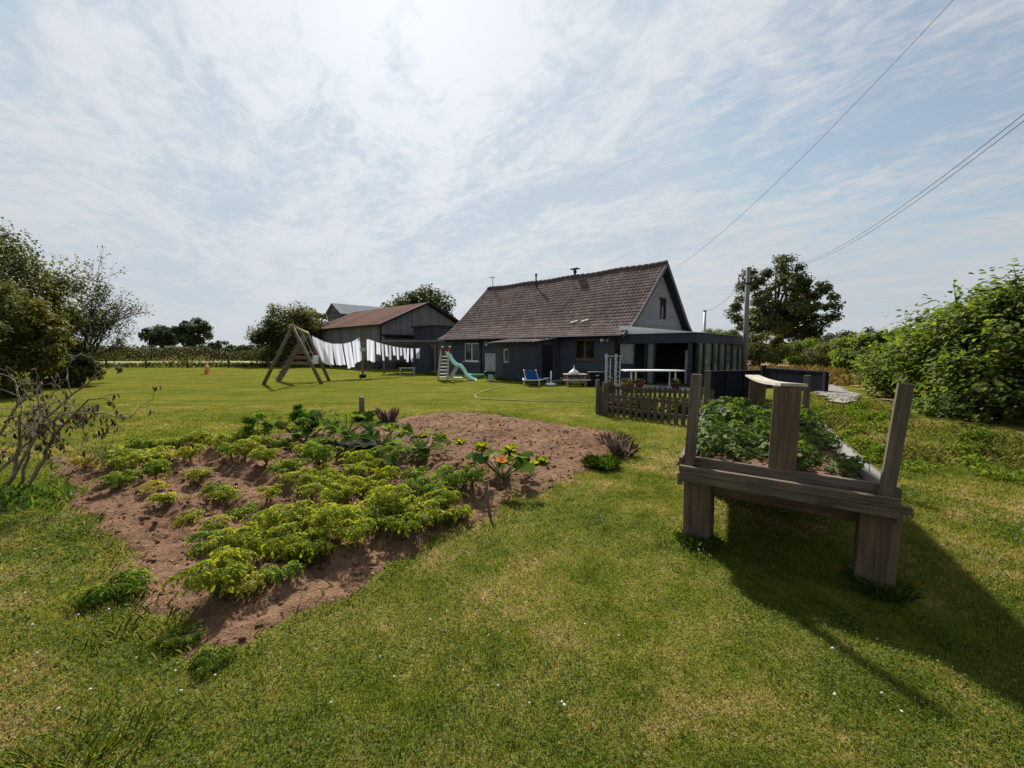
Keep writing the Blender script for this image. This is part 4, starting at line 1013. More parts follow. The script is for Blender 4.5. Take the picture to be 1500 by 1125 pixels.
laundry('A', 516, 526.8, 530, 3, M_CW, 'bed_sheet', 'white sheet hanging just left of the clothes post', 'sheet', GA)
laundry('B', 537, 548.5, 529, 0, M_CW, 'towel', 'white towel hanging just right of the clothes post', 'towel', GB)
sm = [(551, 557, 519, 0, M_CW, 'pillowcase'), (558.5, 561.5, 528, 1, M_CP, 'shirt'), (563.5, 567.5, 522, 1, M_CW, 'pillowcase'), (569.5, 573, 527, 0, M_CG, 'shirt'), (575, 578.5, 520.5, 1, M_CW, 'pillowcase'), (580.5, 583.5, 526.5, 1, M_CW, 'towel'),
      (585.5, 589, 521, 0, M_CP, 'shirt'), (591, 594, 526, 1, M_CW, 'towel'), (596, 599, 530, -1, M_CW, 'towel'), (601.5, 605, 530, 0, M_CW, 'towel'), (609, 614.5, 525, .5, M_CW, 'pillowcase')]
ordn = ['second', 'third', 'fourth', 'fifth', 'sixth', 'seventh', 'eighth', 'ninth', 'tenth', 'eleventh', 'last']
for (x0, x1, yb, sh, mt, nm), od in zip(sm, ordn):
    laundry('B', x0, x1, yb, sh, mt, nm, f'{"grey white" if mt is M_CG else "white"} {nm} hanging {od} to the right of the clothes post', nm, GB, .03)

# ------------------------------------------------------------------ slide and toys along the house wall
sd_ = root('garden_slide', 'childrens slide with pale mint chute and beige ladder', 'slide', G(660, 557)); Ys = G(648, 557).y
M_MINT = m_plain('mint_plastic', (.46, .80, .68), .5, .3, .06); M_BEIGE = m_plain('beige_plastic', (.44, .42, .36), .5, .4, .12); M_RED = m_plain('red_plastic', (.42, .03, .04), .4, .5, .1)
def SV(px, py, dy=0): return V(px, py, Ys + dy)
cl_ = [SV(654, 518), SV(658, 522), SV(663, 531), SV(668, 536), (SV(674, 537)), SV(679, 543), SV(684, 552), SV(690, 556), SV(697, 557.2)]
ch = MB(); sm_ = []
for a, b in zip(cl_, cl_[1:]):
    for i in range(4): sm_.append(a.lerp(b, i / 4))
sm_.append(cl_[-1])
vs = []; fs = []; pr_ = [(-.34, .14), (-.30, .14), (-.27, 0), (.27, 0), (.30, .14), (.34, .14), (.31, -.03), (-.31, -.03)]
for i, p in enumerate(sm_):
    for dy, dz in pr_: vs.append(p + Vector((0.05 * dy, dy + .15, dz * (1 if i < len(sm_) - 4 else .6))))
n_ = len(pr_)
for i in range(len(sm_) - 1):
    for k in range(n_): fs.append((i * n_ + k, i * n_ + (k + 1) % n_, (i + 1) * n_ + (k + 1) % n_, (i + 1) * n_ + k))
ch.add(vs, fs); ch.build('chute', M_MINT, sd_, True)
for dy in (0, .36):
    mb = MB(); a, b = SV(641.5, 556, dy), SV(646, 513, dy); a.z = 0; mb.beam(a, b, .07, .09, (1, 0, 0)); mb.build('ladder_rail', M_BEIGE, sd_)
    mb = MB(); a, b = SV(655, 556, dy), SV(657.5, 514, dy); a.z = 0; mb.beam(a, b, .07, .09, (1, 0, 0)); mb.build('ladder_rail', M_BEIGE, sd_)
    for px in (647, 658):
        mb = MB(); p = SV(px, 514, dy); mb.tube([p - UP * .12, p + UP * .05, p + Vector((.03, 0, .2)), p + Vector((.1, 0, .2))], .05, 8); mb.build('handle', M_RED if dy == 0 or px == 658 else M_BEIGE, sd_, True)
for k in range(7):
    mb = MB(); z_ = .14 + k * .19; fx = 641.8 + k * .6; a = SV(fx, 540, .0); b = SV(fx + 13, 540, .0); mb.box(((a.x + b.x) / 2, a.y + .18, z_), ((b.x - a.x), .36, .055)); mb.build('step', M_BEIGE, sd_)
a, b = SV(657, 556, .15), SV(672, 556, .15); mb = MB(); mb.beam(Vector((a.x, a.y, .12)), Vector((b.x + .2, b.y, .12)), .3, .07); mb.beam(Vector((a.x + .1, a.y, .1)), Vector((a.x + .5, a.y, .78)), .2, .05, (0, 1, 0)); mb.build('brace', M_BEIGE, sd_)
gs = G(697, 553.5); r = root('sand_tray', 'green plastic sand tray beside the slide', 'sand tray', gs); M_GRN = m_plain('green_plastic', (.05, .34, .13), .4, .5, .1)
mb = MB()
for dx, dy, sx, sy in ((0, -.35, 1.1, .06), (0, .35, 1.1, .06), (-.52, 0, .06, .64), (.52, 0, .06, .64)): mb.box(gs + Vector((dx, dy, .11)), (sx, sy, .22))
mb.box(gs + UP * .03, (1.0, .66, .05)); mb.build('tray', M_GRN, r, bevel=.02)
mb = MB(); mb.box(gs + Vector((0, -.41, .225)), (1.16, .1, .03)); mb.box(gs + Vector((0, .41, .225)), (1.16, .1, .03)); mb.build('rim', M_GRN, r)
M_MARB = m_plain('mottled_grey', (.33, .34, .35), .8, .2, .5, 14)
gp = G(718, 557.5); r = root('mottled_panel', 'narrow pale grey mottled panel standing beside the porch', 'panel', gp)
hp0 = V(710.5, 519, gp.y + .3); hp1 = V(725.5, 519, gp.y + .3)
mb = MB(); mb.obox(Vector((hp0.x, gp.y + .3, .35)), (hp1.x - hp0.x, 0, 0), (0, .06, 0), (0, 0, hp0.z - .35)); mb.obox(Vector((hp0.x - .02, gp.y + .28, hp0.z + .002)), (hp1.x - hp0.x + .04, 0, 0), (0, .1, 0), (0, 0, .04)); mb.build('panel', M_MARB, r)
mb = MB(); mb.box(gp + Vector((0.03, 0, .17)), (.26, .26, .34)); mb.build('pedestal', M_GREYWHITE, r)
mb = MB(); mb.box(gp + Vector((-.02, .05, .42)), (.6, .4, .14)); mb.build('trough', M_DARK, r)

# blue lounger
lg = G(778, 565.5); r = root('sun_lounger', 'blue fabric sun lounger with white frame and raised back', 'sun lounger', lg); M_BLUE = m_plain('blue_fabric', (.018, .10, .52), .7, .2, .12); Yl = lg.y
s0 = V(766, 559, Yl); s1 = V(790.5, 559, Yl + .25); zc_ = s0.z
mb = MB(); mb.beam(Vector((s0.x, Yl, .27)), Vector((s1.x, Yl, .27)), .04, .05); mb.beam(Vector((s0.x, Yl + 1.35, .27)), Vector((s1.x + .55, Yl + 1.35, .27)), .04, .05); mb.beam(Vector((s0.x, Yl, .27)), Vector((s0.x + .05, Yl + 1.35, .27)), .04, .04); mb.beam(Vector((s1.x, Yl, .27)), Vector((s1.x + .5, Yl + 1.35, .27)), .04, .04); mb.build('frame', M_WHITE, r)
for x_, y_ in ((s0.x + .05, Yl + .02), (s1.x - .04, Yl + .02), (s0.x + .1, Yl + 1.3), (s1.x + .45, Yl + 1.3)): mb = MB(); mb.tube([(x_, y_, .25), (x_, y_, 0)], .02, 7); mb.build('leg', M_WHITE, r)
mb = MB(); ba, bb, bc, bd = V(771.5, 557.5, Yl + .3), V(788.5, 557.5, Yl + .3), V(784, 542.5, Yl + .02), V(768.5, 542.5, Yl + .02)
mb.prism([ba, bb, bc, bd], (0, .025, 0)); mb.obox(Vector((s0.x + .06, Yl + .35, .275)), (s1.x - s0.x - .1, 0, 0), (.35, .95, 0), (0, 0, .025)); mb.build('sling', M_BLUE, r)
mb = MB(); mb.beam(ba + Vector((-.04, 0, 0)), bd + Vector((-.04, 0, .02)), .04, .04, (0, 1, 0)); mb.beam(bb + Vector((.03, 0, 0)), bc + Vector((.03, 0, .02)), .03, .03, (0, 1, 0)); mb.build('back_frame', M_WHITE, r)
pb_ = G(807, 564); r = root('parasol_base', 'white parasol foot with a short tube beside the lounger', 'parasol base', pb_)
mb = MB(); mb.lathe(pb_, [(.26, 0), (.26, .05), (.20, .09), (.06, .11)], 18); mb.build('foot', M_WHITE, r, True)
mb = MB(); mb.tube([pb_ + UP * .1, pb_ + UP * .66], .038, 10); mb.build('tube', M_WHITE, r, True)

# picnic table with a white fly cover on it, dark box
pt = G(842, 564.5); r = root('picnic_table', 'low wooden picnic table with side benches by the house wall', 'picnic table', pt); M_PIC = m_plain('picnic_wood', (.34, .25, .17), .8, .2, .25, 7)
mb = MB()
for i in range(5): mb.box(pt + Vector((0, -.28 + i * .14, .52)), (1.05, .13, .035))
mb.build('tabletop', M_PIC, r)
for dy in (-.62, .62): mb = MB(); mb.box(pt + Vector((0, dy, .29)), (1.25, .2, .035)); mb.build('bench', M_PIC, r)
for dx in (-.4, .4):
    for sy in (-1, 1): mb = MB(); mb.beam(pt + Vector((dx, sy * .55, 0)), pt + Vector((dx, sy * .15, .5)), .05, .09, (1, 0, 0)); mb.build('leg', M_PIC, r)
    mb = MB(); mb.beam(pt + Vector((dx + .045, -.62, .255)), pt + Vector((dx + .045, .62, .255)), .04, .04); mb.build('cross_beam', M_PIC, r)
fc = pt + Vector((-.05, 0, .54)); r = root('food_cover', 'white conical cover with a knob on the picnic table', 'cover', fc)
mb = MB(); mb.lathe(fc, [(.26, 0), (.26, .05), (.17, .13), (.07, .20), (.03, .24)], 18); mb.build('cover', M_WHITE, r, True)
mb = MB(); mb.lathe(fc + UP * .235, [(.02, 0), (.035, .03), (.02, .12), (.005, .17)], 10); mb.build('knob', M_WHITE, r, True)
sb = G(874, 566); r = root('storage_box', 'near black garden storage box beside the picnic table', 'storage box', sb)
mb = MB(); mb.box(sb + Vector((0, .2, .30)), (.64, .55, .6)); mb.build('box', M_SCREEN, r); mb = MB(); mb.box(sb + Vector((0, .2, .63)), (.7, .6, .055)); mb.build('lid', M_DARK, r, bevel=.01); mb = MB(); mb.box(sb + Vector((0, -.11, .5)), (.16, .03, .05)); mb.build('handle', M_METAL, r)

# ------------------------------------------------------------------ cones, stakes, hose, fence along the lawn edge
M_CONE = m_plain('faded_orange', (.78, .27, .13), .6, .3, .1); M_CONE2 = m_plain('cone_band', (.70, .50, .42), .6, .3)
for p, s, lab in ((G(303.5, 548), 1.0, 'faded orange cone at the far edge of the lawn'), (V(247, 534, 44), .7, 'small distant orange cone standing in the pale field')):
    p.z = 0; r = root('traffic_cone', lab, 'traffic cone', p, 'orange cones')
    mb = MB(); mb.box(p + UP * .03 * s, (.42 * s, .42 * s, .06 * s)); mb.build('base', M_CONE, r)
    mb = MB(); mb.lathe(p + UP * .062 * s, [(.17 * s, 0), (.11 * s, .36 * s), (.10 * s, .4 * s), (.045 * s, .80 * s), (.03 * s, .81 * s)], 14); mb.build('cone', M_CONE, r, True)
    mb = MB(); mb.lathe(p + UP * .062 * s, [(.128 * s, .30 * s), (.083 * s, .54 * s)], 14); mb.build('band', M_CONE2, r, True)
st = G(530, 611); mb = MB(); mb.beam(st - UP * .02, st + Vector((.01, 0, .50)), .11, .09, (0, 1, 0)); tag(mb.build('wooden_stake', M_LOG, None, bevel=.01), 'short weathered timber stake at the far left of the soil', 'stake')
st = G(717, 753); mb = MB(); mb.tube([st - UP * .02, st + Vector((-.02, 0, .17)), st + Vector((-.03, .02, .34))], [.016, .014, .012], 7); tag(mb.build('thin_stake', M_LOG), 'thin dark stick pushed in at the bed edge by the orange flower', 'stake')
hp = [(742, 565), (720, 571), (700, 577), (696, 581), (703, 584.5), (725, 586), (760, 587.5), (800, 589), (840, 589.5), (872, 590)]
pts = [G(*p) + UP * .02 for p in hp]; dp = []
for i in range(len(pts) - 1):
    p0, p1, p2, p3 = pts[max(i - 1, 0)], pts[i], pts[i + 1], pts[min(i + 2, len(pts) - 1)]
    for k in range(8):
        t = k / 8; dp.append(.5 * ((2 * p1) + (p2 - p0) * t + (2 * p0 - 5 * p1 + 4 * p2 - p3) * t * t + (3 * p1 - p0 - 3 * p2 + p3) * t ** 3))
mb = MB(); mb.tube(dp, .016, 6); tag(mb.build('garden_hose', m_plain('pale_hose', (.27, .26, .08), .7), None, True), 'pale yellow hose looped across the lawn in front of the house', 'hose')
lf = root('field_fence', 'low post and wire fence along the far edge of the lawn', 'fence', (-30, 37, 0)); x_ = -72
M_POST = m_plain('dark_post', (.06, .05, .04), .9)
while x_ < -13: mb = MB(); y_ = 37.4 + .02 * (x_ + 13); mb.box((x_, y_, .45), (.10, .10, 1.0 + .2 * random.random())); mb.build('post', M_POST, lf); x_ += 3.3 + random.random() * .4
mb = MB(); mb.tube([(-72, 37.4 - .02 * 59, .8), (-13, 37.4, .8)], .012, 4); mb.tube([(-72, 37.4 - .02 * 59, .45), (-13, 37.4, .45)], .012, 4); mb.build('wire', M_POST, lf)
# ------------------------------------------------------------------ foliage materials
L_OAK = m_leaf('oak_leaves', [(.15, (.026, .038, .014)), (.5, (.050, .068, .022)), (.85, (.105, .120, .042))], .34)
L_DARK = m_leaf('dark_leaves', [(.15, (.020, .028, .009)), (.5, (.050, .062, .019)), (.85, (.11, .115, .042))], .36)
L_OLIVE = m_leaf('olive_leaves', [(.15, (.030, .036, .010)), (.5, (.075, .082, .022)), (.85, (.155, .145, .045))], .42)
L_YEL = m_leaf('yellowing_leaves', [(.15, (.03, .036, .008)), (.5, (.085, .085, .015)), (.85, (.20, .15, .025))], .4)
L_HAZ = m_leaf('hazel_leaves', [(.12, (.028, .048, .013)), (.45, (.075, .112, .021)), (.75, (.150, .185, .029)), (.95, (.25, .26, .05))], .5, .42, .5)
L_FAR = m_leaf('far_leaves', [(.15, (.032, .044, .030)), (.5, (.060, .076, .044)), (.85, (.115, .130, .070))], .3)
L_HEDGE = m_leaf('brown_hedge', [(.15, (.026, .030, .011)), (.5, (.065, .062, .026)), (.85, (.14, .105, .058))], .25, pscale=.2)
L_POT = m_leaf('potato_leaves', [(.08, (.070, .118, .012)), (.35, (.155, .205, .018)), (.65, (.27, .285, .030)), (.92, (.46, .40, .10))], .48, .5, .3, (1.35, 1.35, .4), pscale=2)
L_POTG = m_leaf('green_potato_leaves', [(.08, (.050, .095, .013)), (.4, (.105, .170, .019)), (.75, (.19, .24, .028)), (.95, (.33, .31, .08))], .48, .5, .3, (1.35, 1.4, .45), pscale=2)
L_POTY = m_leaf('yellow_potato_leaves', [(.08, (.16, .19, .022)), (.4, (.30, .28, .035)), (.75, (.42, .36, .06)), (.95, (.46, .36, .12))], .42, .5, .3, (1.3, 1.25, .4), pscale=2)
L_COUR = m_leaf('courgette_leaves', [(.1, (.026, .060, .012)), (.5, (.058, .115, .016)), (.9, (.12, .18, .028))], .5, .95, .1, pscale=3)
L_TUFT = m_leaf('bright_weeds', [(.1, (.055, .10, .014)), (.5, (.115, .165, .022)), (.9, (.22, .24, .05))], .5, .8, .1)
L_VERGE = m_leaf('verge_blades', [(.1, (.060, .085, .018)), (.4, (.125, .140, .034)), (.7, (.22, .19, .070)), (.95, (.36, .28, .15))], .5, tcol=(1.2, 1.2, .75))
L_STRAW = m_leaf('strawberry_leaves', [(.1, (.030, .055, .012)), (.45, (.062, .105, .020)), (.8, (.115, .165, .030)), (.97, (.24, .22, .06))], .38, .42, .5, pscale=3)
L_WEED = m_leaf('weed_leaves', [(.1, (.035, .075, .012)), (.6, (.075, .125, .02)), (.95, (.15, .18, .04))], .35)
L_SEED = m_leaf('dry_heads', [(.1, (.11, .085, .075)), (.5, (.23, .18, .155)), (.9, (.38, .30, .25))], .4, tcol=(1.1, 1, .9))
L_DRYG = m_leaf('dry_grass', [(.1, (.070, .090, .020)), (.4, (.130, .138, .038)), (.7, (.20, .18, .068)), (.95, (.30, .25, .13))], .45, tcol=(1.15, 1.15, .8))
L_DEAD = m_leaf('shrivelled_leaves', [(.1, (.035, .026, .018)), (.5, (.085, .066, .046)), (.9, (.16, .13, .095))], .2)
M_BARK = m_plain('bark', (.050, .045, .038), .95, .1, .4, 5, 0, .5)
M_DEADW = m_plain('dead_branch', (.20, .165, .125), .9, .15, .35, 14, 0, .4)
M_STEM = m_plain('green_stem', (.11, .13, .03), .7, .3, .3)

def branch_to(mb, a, b, r0, r1, bow=.12, n=6, sides=6, rs=random):
    a, b = Vector(a), Vector(b); L = (b - a).length
    off = Vector((rs.uniform(-1, 1), rs.uniform(-1, 1), rs.uniform(.0, 1))) * L * bow
    pts = [a.lerp(b, i / n) + off * math.sin(math.pi * i / n) for i in range(n + 1)]
    mb.tube(pts, [r0 + (r1 - r0) * (i / n) for i in range(n + 1)], sides); return pts
def tree(name, label, base, fork, centre, rad, ncl, nleaf, leaf, mat, seed, tr=.2, group=None, cat='tree', clr=.30, flat=.8, lo=.45, shape=None, limbs=12, zmin=.15):
    """tapered trunk with limbs to clumps of small leaves; centre and rad describe the crown's uneven ellipsoid"""
    r_ = np.random.default_rng(seed); rs = random.Random(seed)
    base = Vector(base); rt = root(name, label, cat, base, group)
    c = np.array(centre, float); R = np.array(rad, float)
    d = unit(r_.normal(size=(ncl, 3)))
    rr = lo + (1 - lo) * r_.random(ncl) ** .6
    lump = .74 + .5 * fbm(d[:, 0] * 2 + seed, d[:, 1] * 2 + d[:, 2] * 1.6, seed, 3)
    cc = c + d * R * (rr * lump)[:, None]
    cc = cc[cc[:, 2] > base.z + zmin]
    if shape is not None: cc = cc[shape(cc)]
    mb = MB(); fk = base + Vector(fork)
    branch_to(mb, base - UP * .1, fk, tr * 1.25, tr * .8, .03, 6, 9, rs)
    order = r_.permutation(len(cc))[:limbs]
    for i in order:
        st_ = base.lerp(fk, rs.uniform(.75, 1.0)); p = branch_to(mb, st_, Vector(cc[i]), tr * .55, tr * .08, .10, 6, 6, rs)
        for j in r_.permutation(len(cc))[:2]:
            if np.linalg.norm(cc[j] - cc[i]) < R.mean() * .8: branch_to(mb, p[3], Vector(cc[j]), tr * .25, tr * .05, .1, 4, 5, rs)
    mb.build('trunk', M_BARK, rt, True)
    k = r_.integers(0, len(cc), nleaf); cs = clr * R.mean() * (.6 + .7 * r_.random(len(cc)))
    q = unit(r_.normal(size=(nleaf, 3))) * (r_.random(nleaf) ** .45)[:, None]
    P = cc[k] + q * cs[k][:, None] * np.array([1, 1, flat])
    out_ = unit(P - c) * .6 + q * .5 + r_.normal(size=(nleaf, 3)) * .55
    N = unit(out_ + np.array([0, 0, .55])); D = unit(np.cross(N, r_.normal(size=(nleaf, 3)))) + np.array([0, 0, -.25])
    clump = r_.random(len(cc)); rn = np.clip(.55 * clump[k] + .45 * r_.random(nleaf), 0, 1)
    ok = P[:, 2] > base.z + .02
    lf_ = leaf * (.6 + .7 * r_.random(nleaf))
    leaf_obj('crown', P[ok], D[ok], N[ok], lf_[ok], lf_[ok] * .62, mat, rt, rn[ok])
    return rt

# ------------------------------------------------------------------ trees, left
def at_px(px, Y): p = V(px, HOR, Y); p.z = 0; return p
b = at_px(-38, 18); tree('broadleaf_tree', 'tallest dark olive tree at the left edge of the garden', b, (.2, 0, 2.2), (b.x - .2, b.y, 3.75), (3.5, 3.4, 3.1), 130, 42000, .15, L_OLIVE, 11, .22, 'trees at the left edge', limbs=18)
b = at_px(82, 20.5); tree('broadleaf_tree', 'dark grey green tree between the tall tree and the sparse one', b, (.1, 0, 1.6), (b.x - .25, b.y, 2.6), (1.05, 1.4, 1.75), 44, 10000, .15, L_DARK, 12, .14, 'trees at the left edge', limbs=14)
b = at_px(48, 15.2); tree('small_tree', 'small yellowing leafed tree in front of the tall left tree', b, (.05, 0, 1.0), (b.x, b.y, 2.0), (.85, .9, 1.6), 40, 6500, .13, L_YEL, 13, .08, 'trees at the left edge', limbs=12)
b = at_px(2, 14.2); tree('small_tree', 'green small tree at the left border behind the dead shrub', b, (.05, 0, 1.0), (b.x - .5, b.y, 1.9), (1.9, 1.3, 2.0), 34, 9000, .12, L_OLIVE, 14, .08, 'trees at the left edge', limbs=12)
b = at_px(88, 18.3); tree('bush', 'low dark bush under the trees beside the lawn', b, (.05, 0, .4), (b.x, b.y, .75), (1.4, 1.0, .8), 34, 6000, .12, L_DARK, 15, .06, 'trees at the left edge', 'bush', limbs=8)
# sparse tree with bare upswept branches
rs = random.Random(5); b = at_px(118, 21); rt = root('sparse_tree', 'half bare tree with thin branches reaching up to the right', 'tree', b, 'trees at the left edge'); mb = MB(); LP = []
def grow(p, d, L, r, dep):
    n_ = 4; pts = [p]; dd = Vector(d)
    for i in range(n_):
        dd = (dd + Vector((rs.gauss(0, .10), rs.gauss(0, .10), rs.gauss(.02, .07)))).normalized(); pts.append(pts[-1] + dd * L / n_)
    mb.tube(pts, [r * (1 - .6 * i / n_) for i in range(n_ + 1)], 5)
    for q_ in pts[1:]:
        if dep >= 1:
            for _ in range(4 if dep >= 2 else 2): LP.append(q_ + Vector((rs.gauss(0, .07), rs.gauss(0, .07), rs.gauss(0, .07))))
    if dep < 3:
        for i in range(5 if dep < 2 else 3):
            k = rs.randint(1, n_); nd = (dd + Vector((rs.gauss(0, .42), rs.gauss(0, .42), rs.gauss(0, .36)))).normalized(); grow(pts[k], nd, L * rs.uniform(.42, .68), r * .5, dep + 1)
for tx, ty in ((184, 408), (190, 432), (192, 460), (152, 425), (182, 488), (165, 415), (140, 470), (170, 450)):
    t_ = V(tx, ty, 21 + rs.uniform(-.6, .6)); d_ = t_ - (b + UP * .8); grow(b + UP * rs.uniform(.3, 1.4), d_.normalized(), d_.length * .58, .04, 0)
mb.tube([b - UP * .1, b + UP * 1.6], [.12, .08], 8); mb.build('trunk', M_BARK, rt, True)
P = np.array([tuple(p) for p in LP]); n = len(P); sh = rng.random(n) < .30; P = P[sh]; n = len(P); leaf_obj('crown', P, rdir(n), rdir(n), .11, .06, L_DARK, rt, rng.random(n))
# far left trees, hedge
b = at_px(239, 112); tree('far_tree', 'left rounder of the two distant dark trees on the horizon', b, (0, 0, 3), (b.x, b.y, 5.6), (4.6, 4, 3.0), 40, 4200, .75, L_FAR, 21, .5, 'distant trees on the left', zmin=1.6, limbs=8)
b = at_px(284, 108); tree('far_tree', 'right taller of the two distant dark trees on the horizon', b, (0, 0, 4), (b.x, b.y, 6.0), (4.1, 4, 3.7), 40, 4200, .75, L_FAR, 22, .5, 'distant trees on the left', zmin=1.6, limbs=8)
b = at_px(326, 80); tree('far_tree', 'low pale distant bush right of the two dark trees', b, (0, 0, .8), (b.x, b.y, 1.7), (3.0, 2, 1.5), 26, 2200, .5, L_FAR, 23, .2, 'distant trees on the left', limbs=6)
b = at_px(366, 72); tree('far_tree', 'low distant bush just left of the big bush by the swing frame', b, (0, 0, .7), (b.x, b.y, 1.4), (2.2, 2, 1.2), 26, 2200, .45, L_FAR, 24, .2, 'distant trees on the left', limbs=6)
b = at_px(432, 44); tree('big_bush', 'large round dark bush behind the swing frame', b, (0, 0, 1.2), (b.x, b.y, 2.7), (3.9, 3.4, 3.2), 110, 24000, .24, L_OLIVE, 25, .25, None, 'bush', .36, limbs=12)
b = at_px(462, 47); tree('small_tree', 'spindly paler tree leaning out above the big bush by the barn', b, (.2, 0, 2.6), (b.x, b.y, 4.6), (1.7, 1.5, 1.9), 24, 2300, .22, L_OLIVE, 26, .1, None, limbs=16, clr=.26)
b = at_px(616, 64); tree('broadleaf_tree', 'dark rounded tree rising behind the barn roof', b, (0, 0, 4), (b.x, b.y, 6.4), (5.2, 4.5, 4.6), 100, 17000, .42, L_DARK, 27, .4, clr=.36, limbs=12)
b = at_px(562, 70); tree('small_tree', 'little tree top just showing above the rusty barn roof', b, (0, 0, 4), (b.x, b.y, 7.4), (2.4, 1.8, 1.2), 20, 1600, .35, L_FAR, 28, .15, limbs=8)
def strip_leaves(name, pts, hgt, wid, n, leaf, mat, label, seed, kind='stuff', top=None):
    r_ = np.random.default_rng(seed); t = r_.random(n) * (len(pts) - 1); i = t.astype(int); f = t - i
    A = np.array([tuple(p) for p in pts]); p = A[i] * (1 - f)[:, None] + A[np.minimum(i + 1, len(A) - 1)] * f[:, None]
    h = hgt * (.62 + .75 * fbm(t * 7 * len(pts) / 4, t * 0, seed, 4)); z = h * r_.random(n) ** .7
    lat = r_.normal(size=n) * wid * .45 * np.sqrt(np.clip(1 - (z / (h + .01)) ** 2, .08, 1))
    P = p + np.stack([r_.normal(size=n) * .4, lat, z], -1)
    N = unit(r_.normal(size=(n, 3)) + [0, -.4, .7]); D = unit(np.cross(N, r_.normal(size=(n, 3)))); lf_ = leaf * (.6 + .7 * r_.random(n))
    vs, fs, k = leaf_arrays(P, D, N, lf_, lf_ * .6); o = np_mesh(name, vs, fs, mat, None, np.repeat(r_.random(n), k)); return tag(o, label, None, None, kind)
strip_leaves('field_hedge', [(-78, 57, 0), (-60, 60, 0), (-40, 61, 0), (-22, 60, 0), (-12, 60, 0)], 1.75, 2.4, 30000, .26, L_HEDGE, 'distant brownish hedge bank along the far field', 31)
strip_leaves('field_hedge', [(-200, 135, 0), (-120, 138, 0), (-60, 136, 0), (-20, 140, 0)], 2.8, 4, 7000, 1.0, L_FAR, 'farthest low hedge line on the left horizon', 32)
strip_leaves('ditch_weeds', [(-60, 38.6, 0), (-45, 38.6, 0), (-28, 39, 0), (-13, 39, 0)], .42, .7, 9000, .20, L_OLIVE, 'dark rough weeds along the lawn edge', 33)
strip_leaves('ditch_weeds', [(-13, 39, 0), (-10, 36.6, 0), (-7, 34, 0)], .5, .7, 3500, .16, L_DARK, 'weeds at the foot of the barn wall', 34)

# ------------------------------------------------------------------ trees, right
b = at_px(1141, 52); r_o = tree('oak_tree', 'big spreading oak with open dark crown behind the utility pole', b, (.1, 0, 4.2), (b.x, b.y, 7.3), (6.3, 5.4, 5.2), 112, 18500, .36, L_OAK, 41, .44, None, 'tree', .158, .72, .28, limbs=40, zmin=1.6)
for i, (px, Y, z, rx, rz, sd_x, lab) in enumerate(((1238, 78, 2.9, 5.5, 2.6, 51, 'distant dark tree just right of the oak'), (1275, 84, 2.7, 4.0, 2.6, 52, 'distant tree second to the right of the oak'), (1312, 70, 3.0, 3.4, 2.5, 53, 'distant rounder tree nearest the hazel hedge'), (1205, 90, 2.6, 4.4, 2.4, 54, 'distant low tree under the right side of the oak crown'), (1353, 74, 2.6, 3.6, 2.4, 55, 'distant tree mostly behind the hazel hedge'))):
    b = at_px(px, Y); tree('far_tree', lab, b, (0, 0, 1.4), (b.x, b.y, z), (rx, 3, rz), 36, 3800, .55, L_FAR, sd_x, .25, 'distant trees on the right', limbs=8)
for px, Y, z, rx, rz, sd_x, lab in ((1053, 46, 2.6, 2.2, 1.6, 61, 'tree top just above the glazed terrace roof'), (1113, 40, 1.5, 2.6, 1.7, 62, 'green bush at the foot of the utility pole'), (1180, 41, 1.15, 3.2, 1.25, 63, 'low green bush right of the oak trunk'), (1225, 37, 1.2, 2.9, 1.3, 64, 'broad low bush beyond the dry field'), (1262, 31, 1.25, 2.4, 1.4, 65, 'mid green bush beyond the dry field near the hedge'), (1290, 23, 1.2, 1.9, 1.35, 66, 'leafy bush linking the hedge to the far bushes')):
    b = at_px(px, Y); tree('bush', lab, b, (0, 0, .6), (b.x, b.y, z), (rx, 2, rz), 46, 6500, .22, L_OLIVE if sd_x in (62, 64) else L_HAZ, sd_x, .12, 'bushes beyond the dry field', 'bush', limbs=6)
strip_leaves('field_hedge', [(8, 66, 0), (24, 62, 0), (40, 58, 0), (60, 50, 0), (80, 42, 0)], 2.6, 3, 8000, .5, L_FAR, 'distant hedge line on the right', 35)
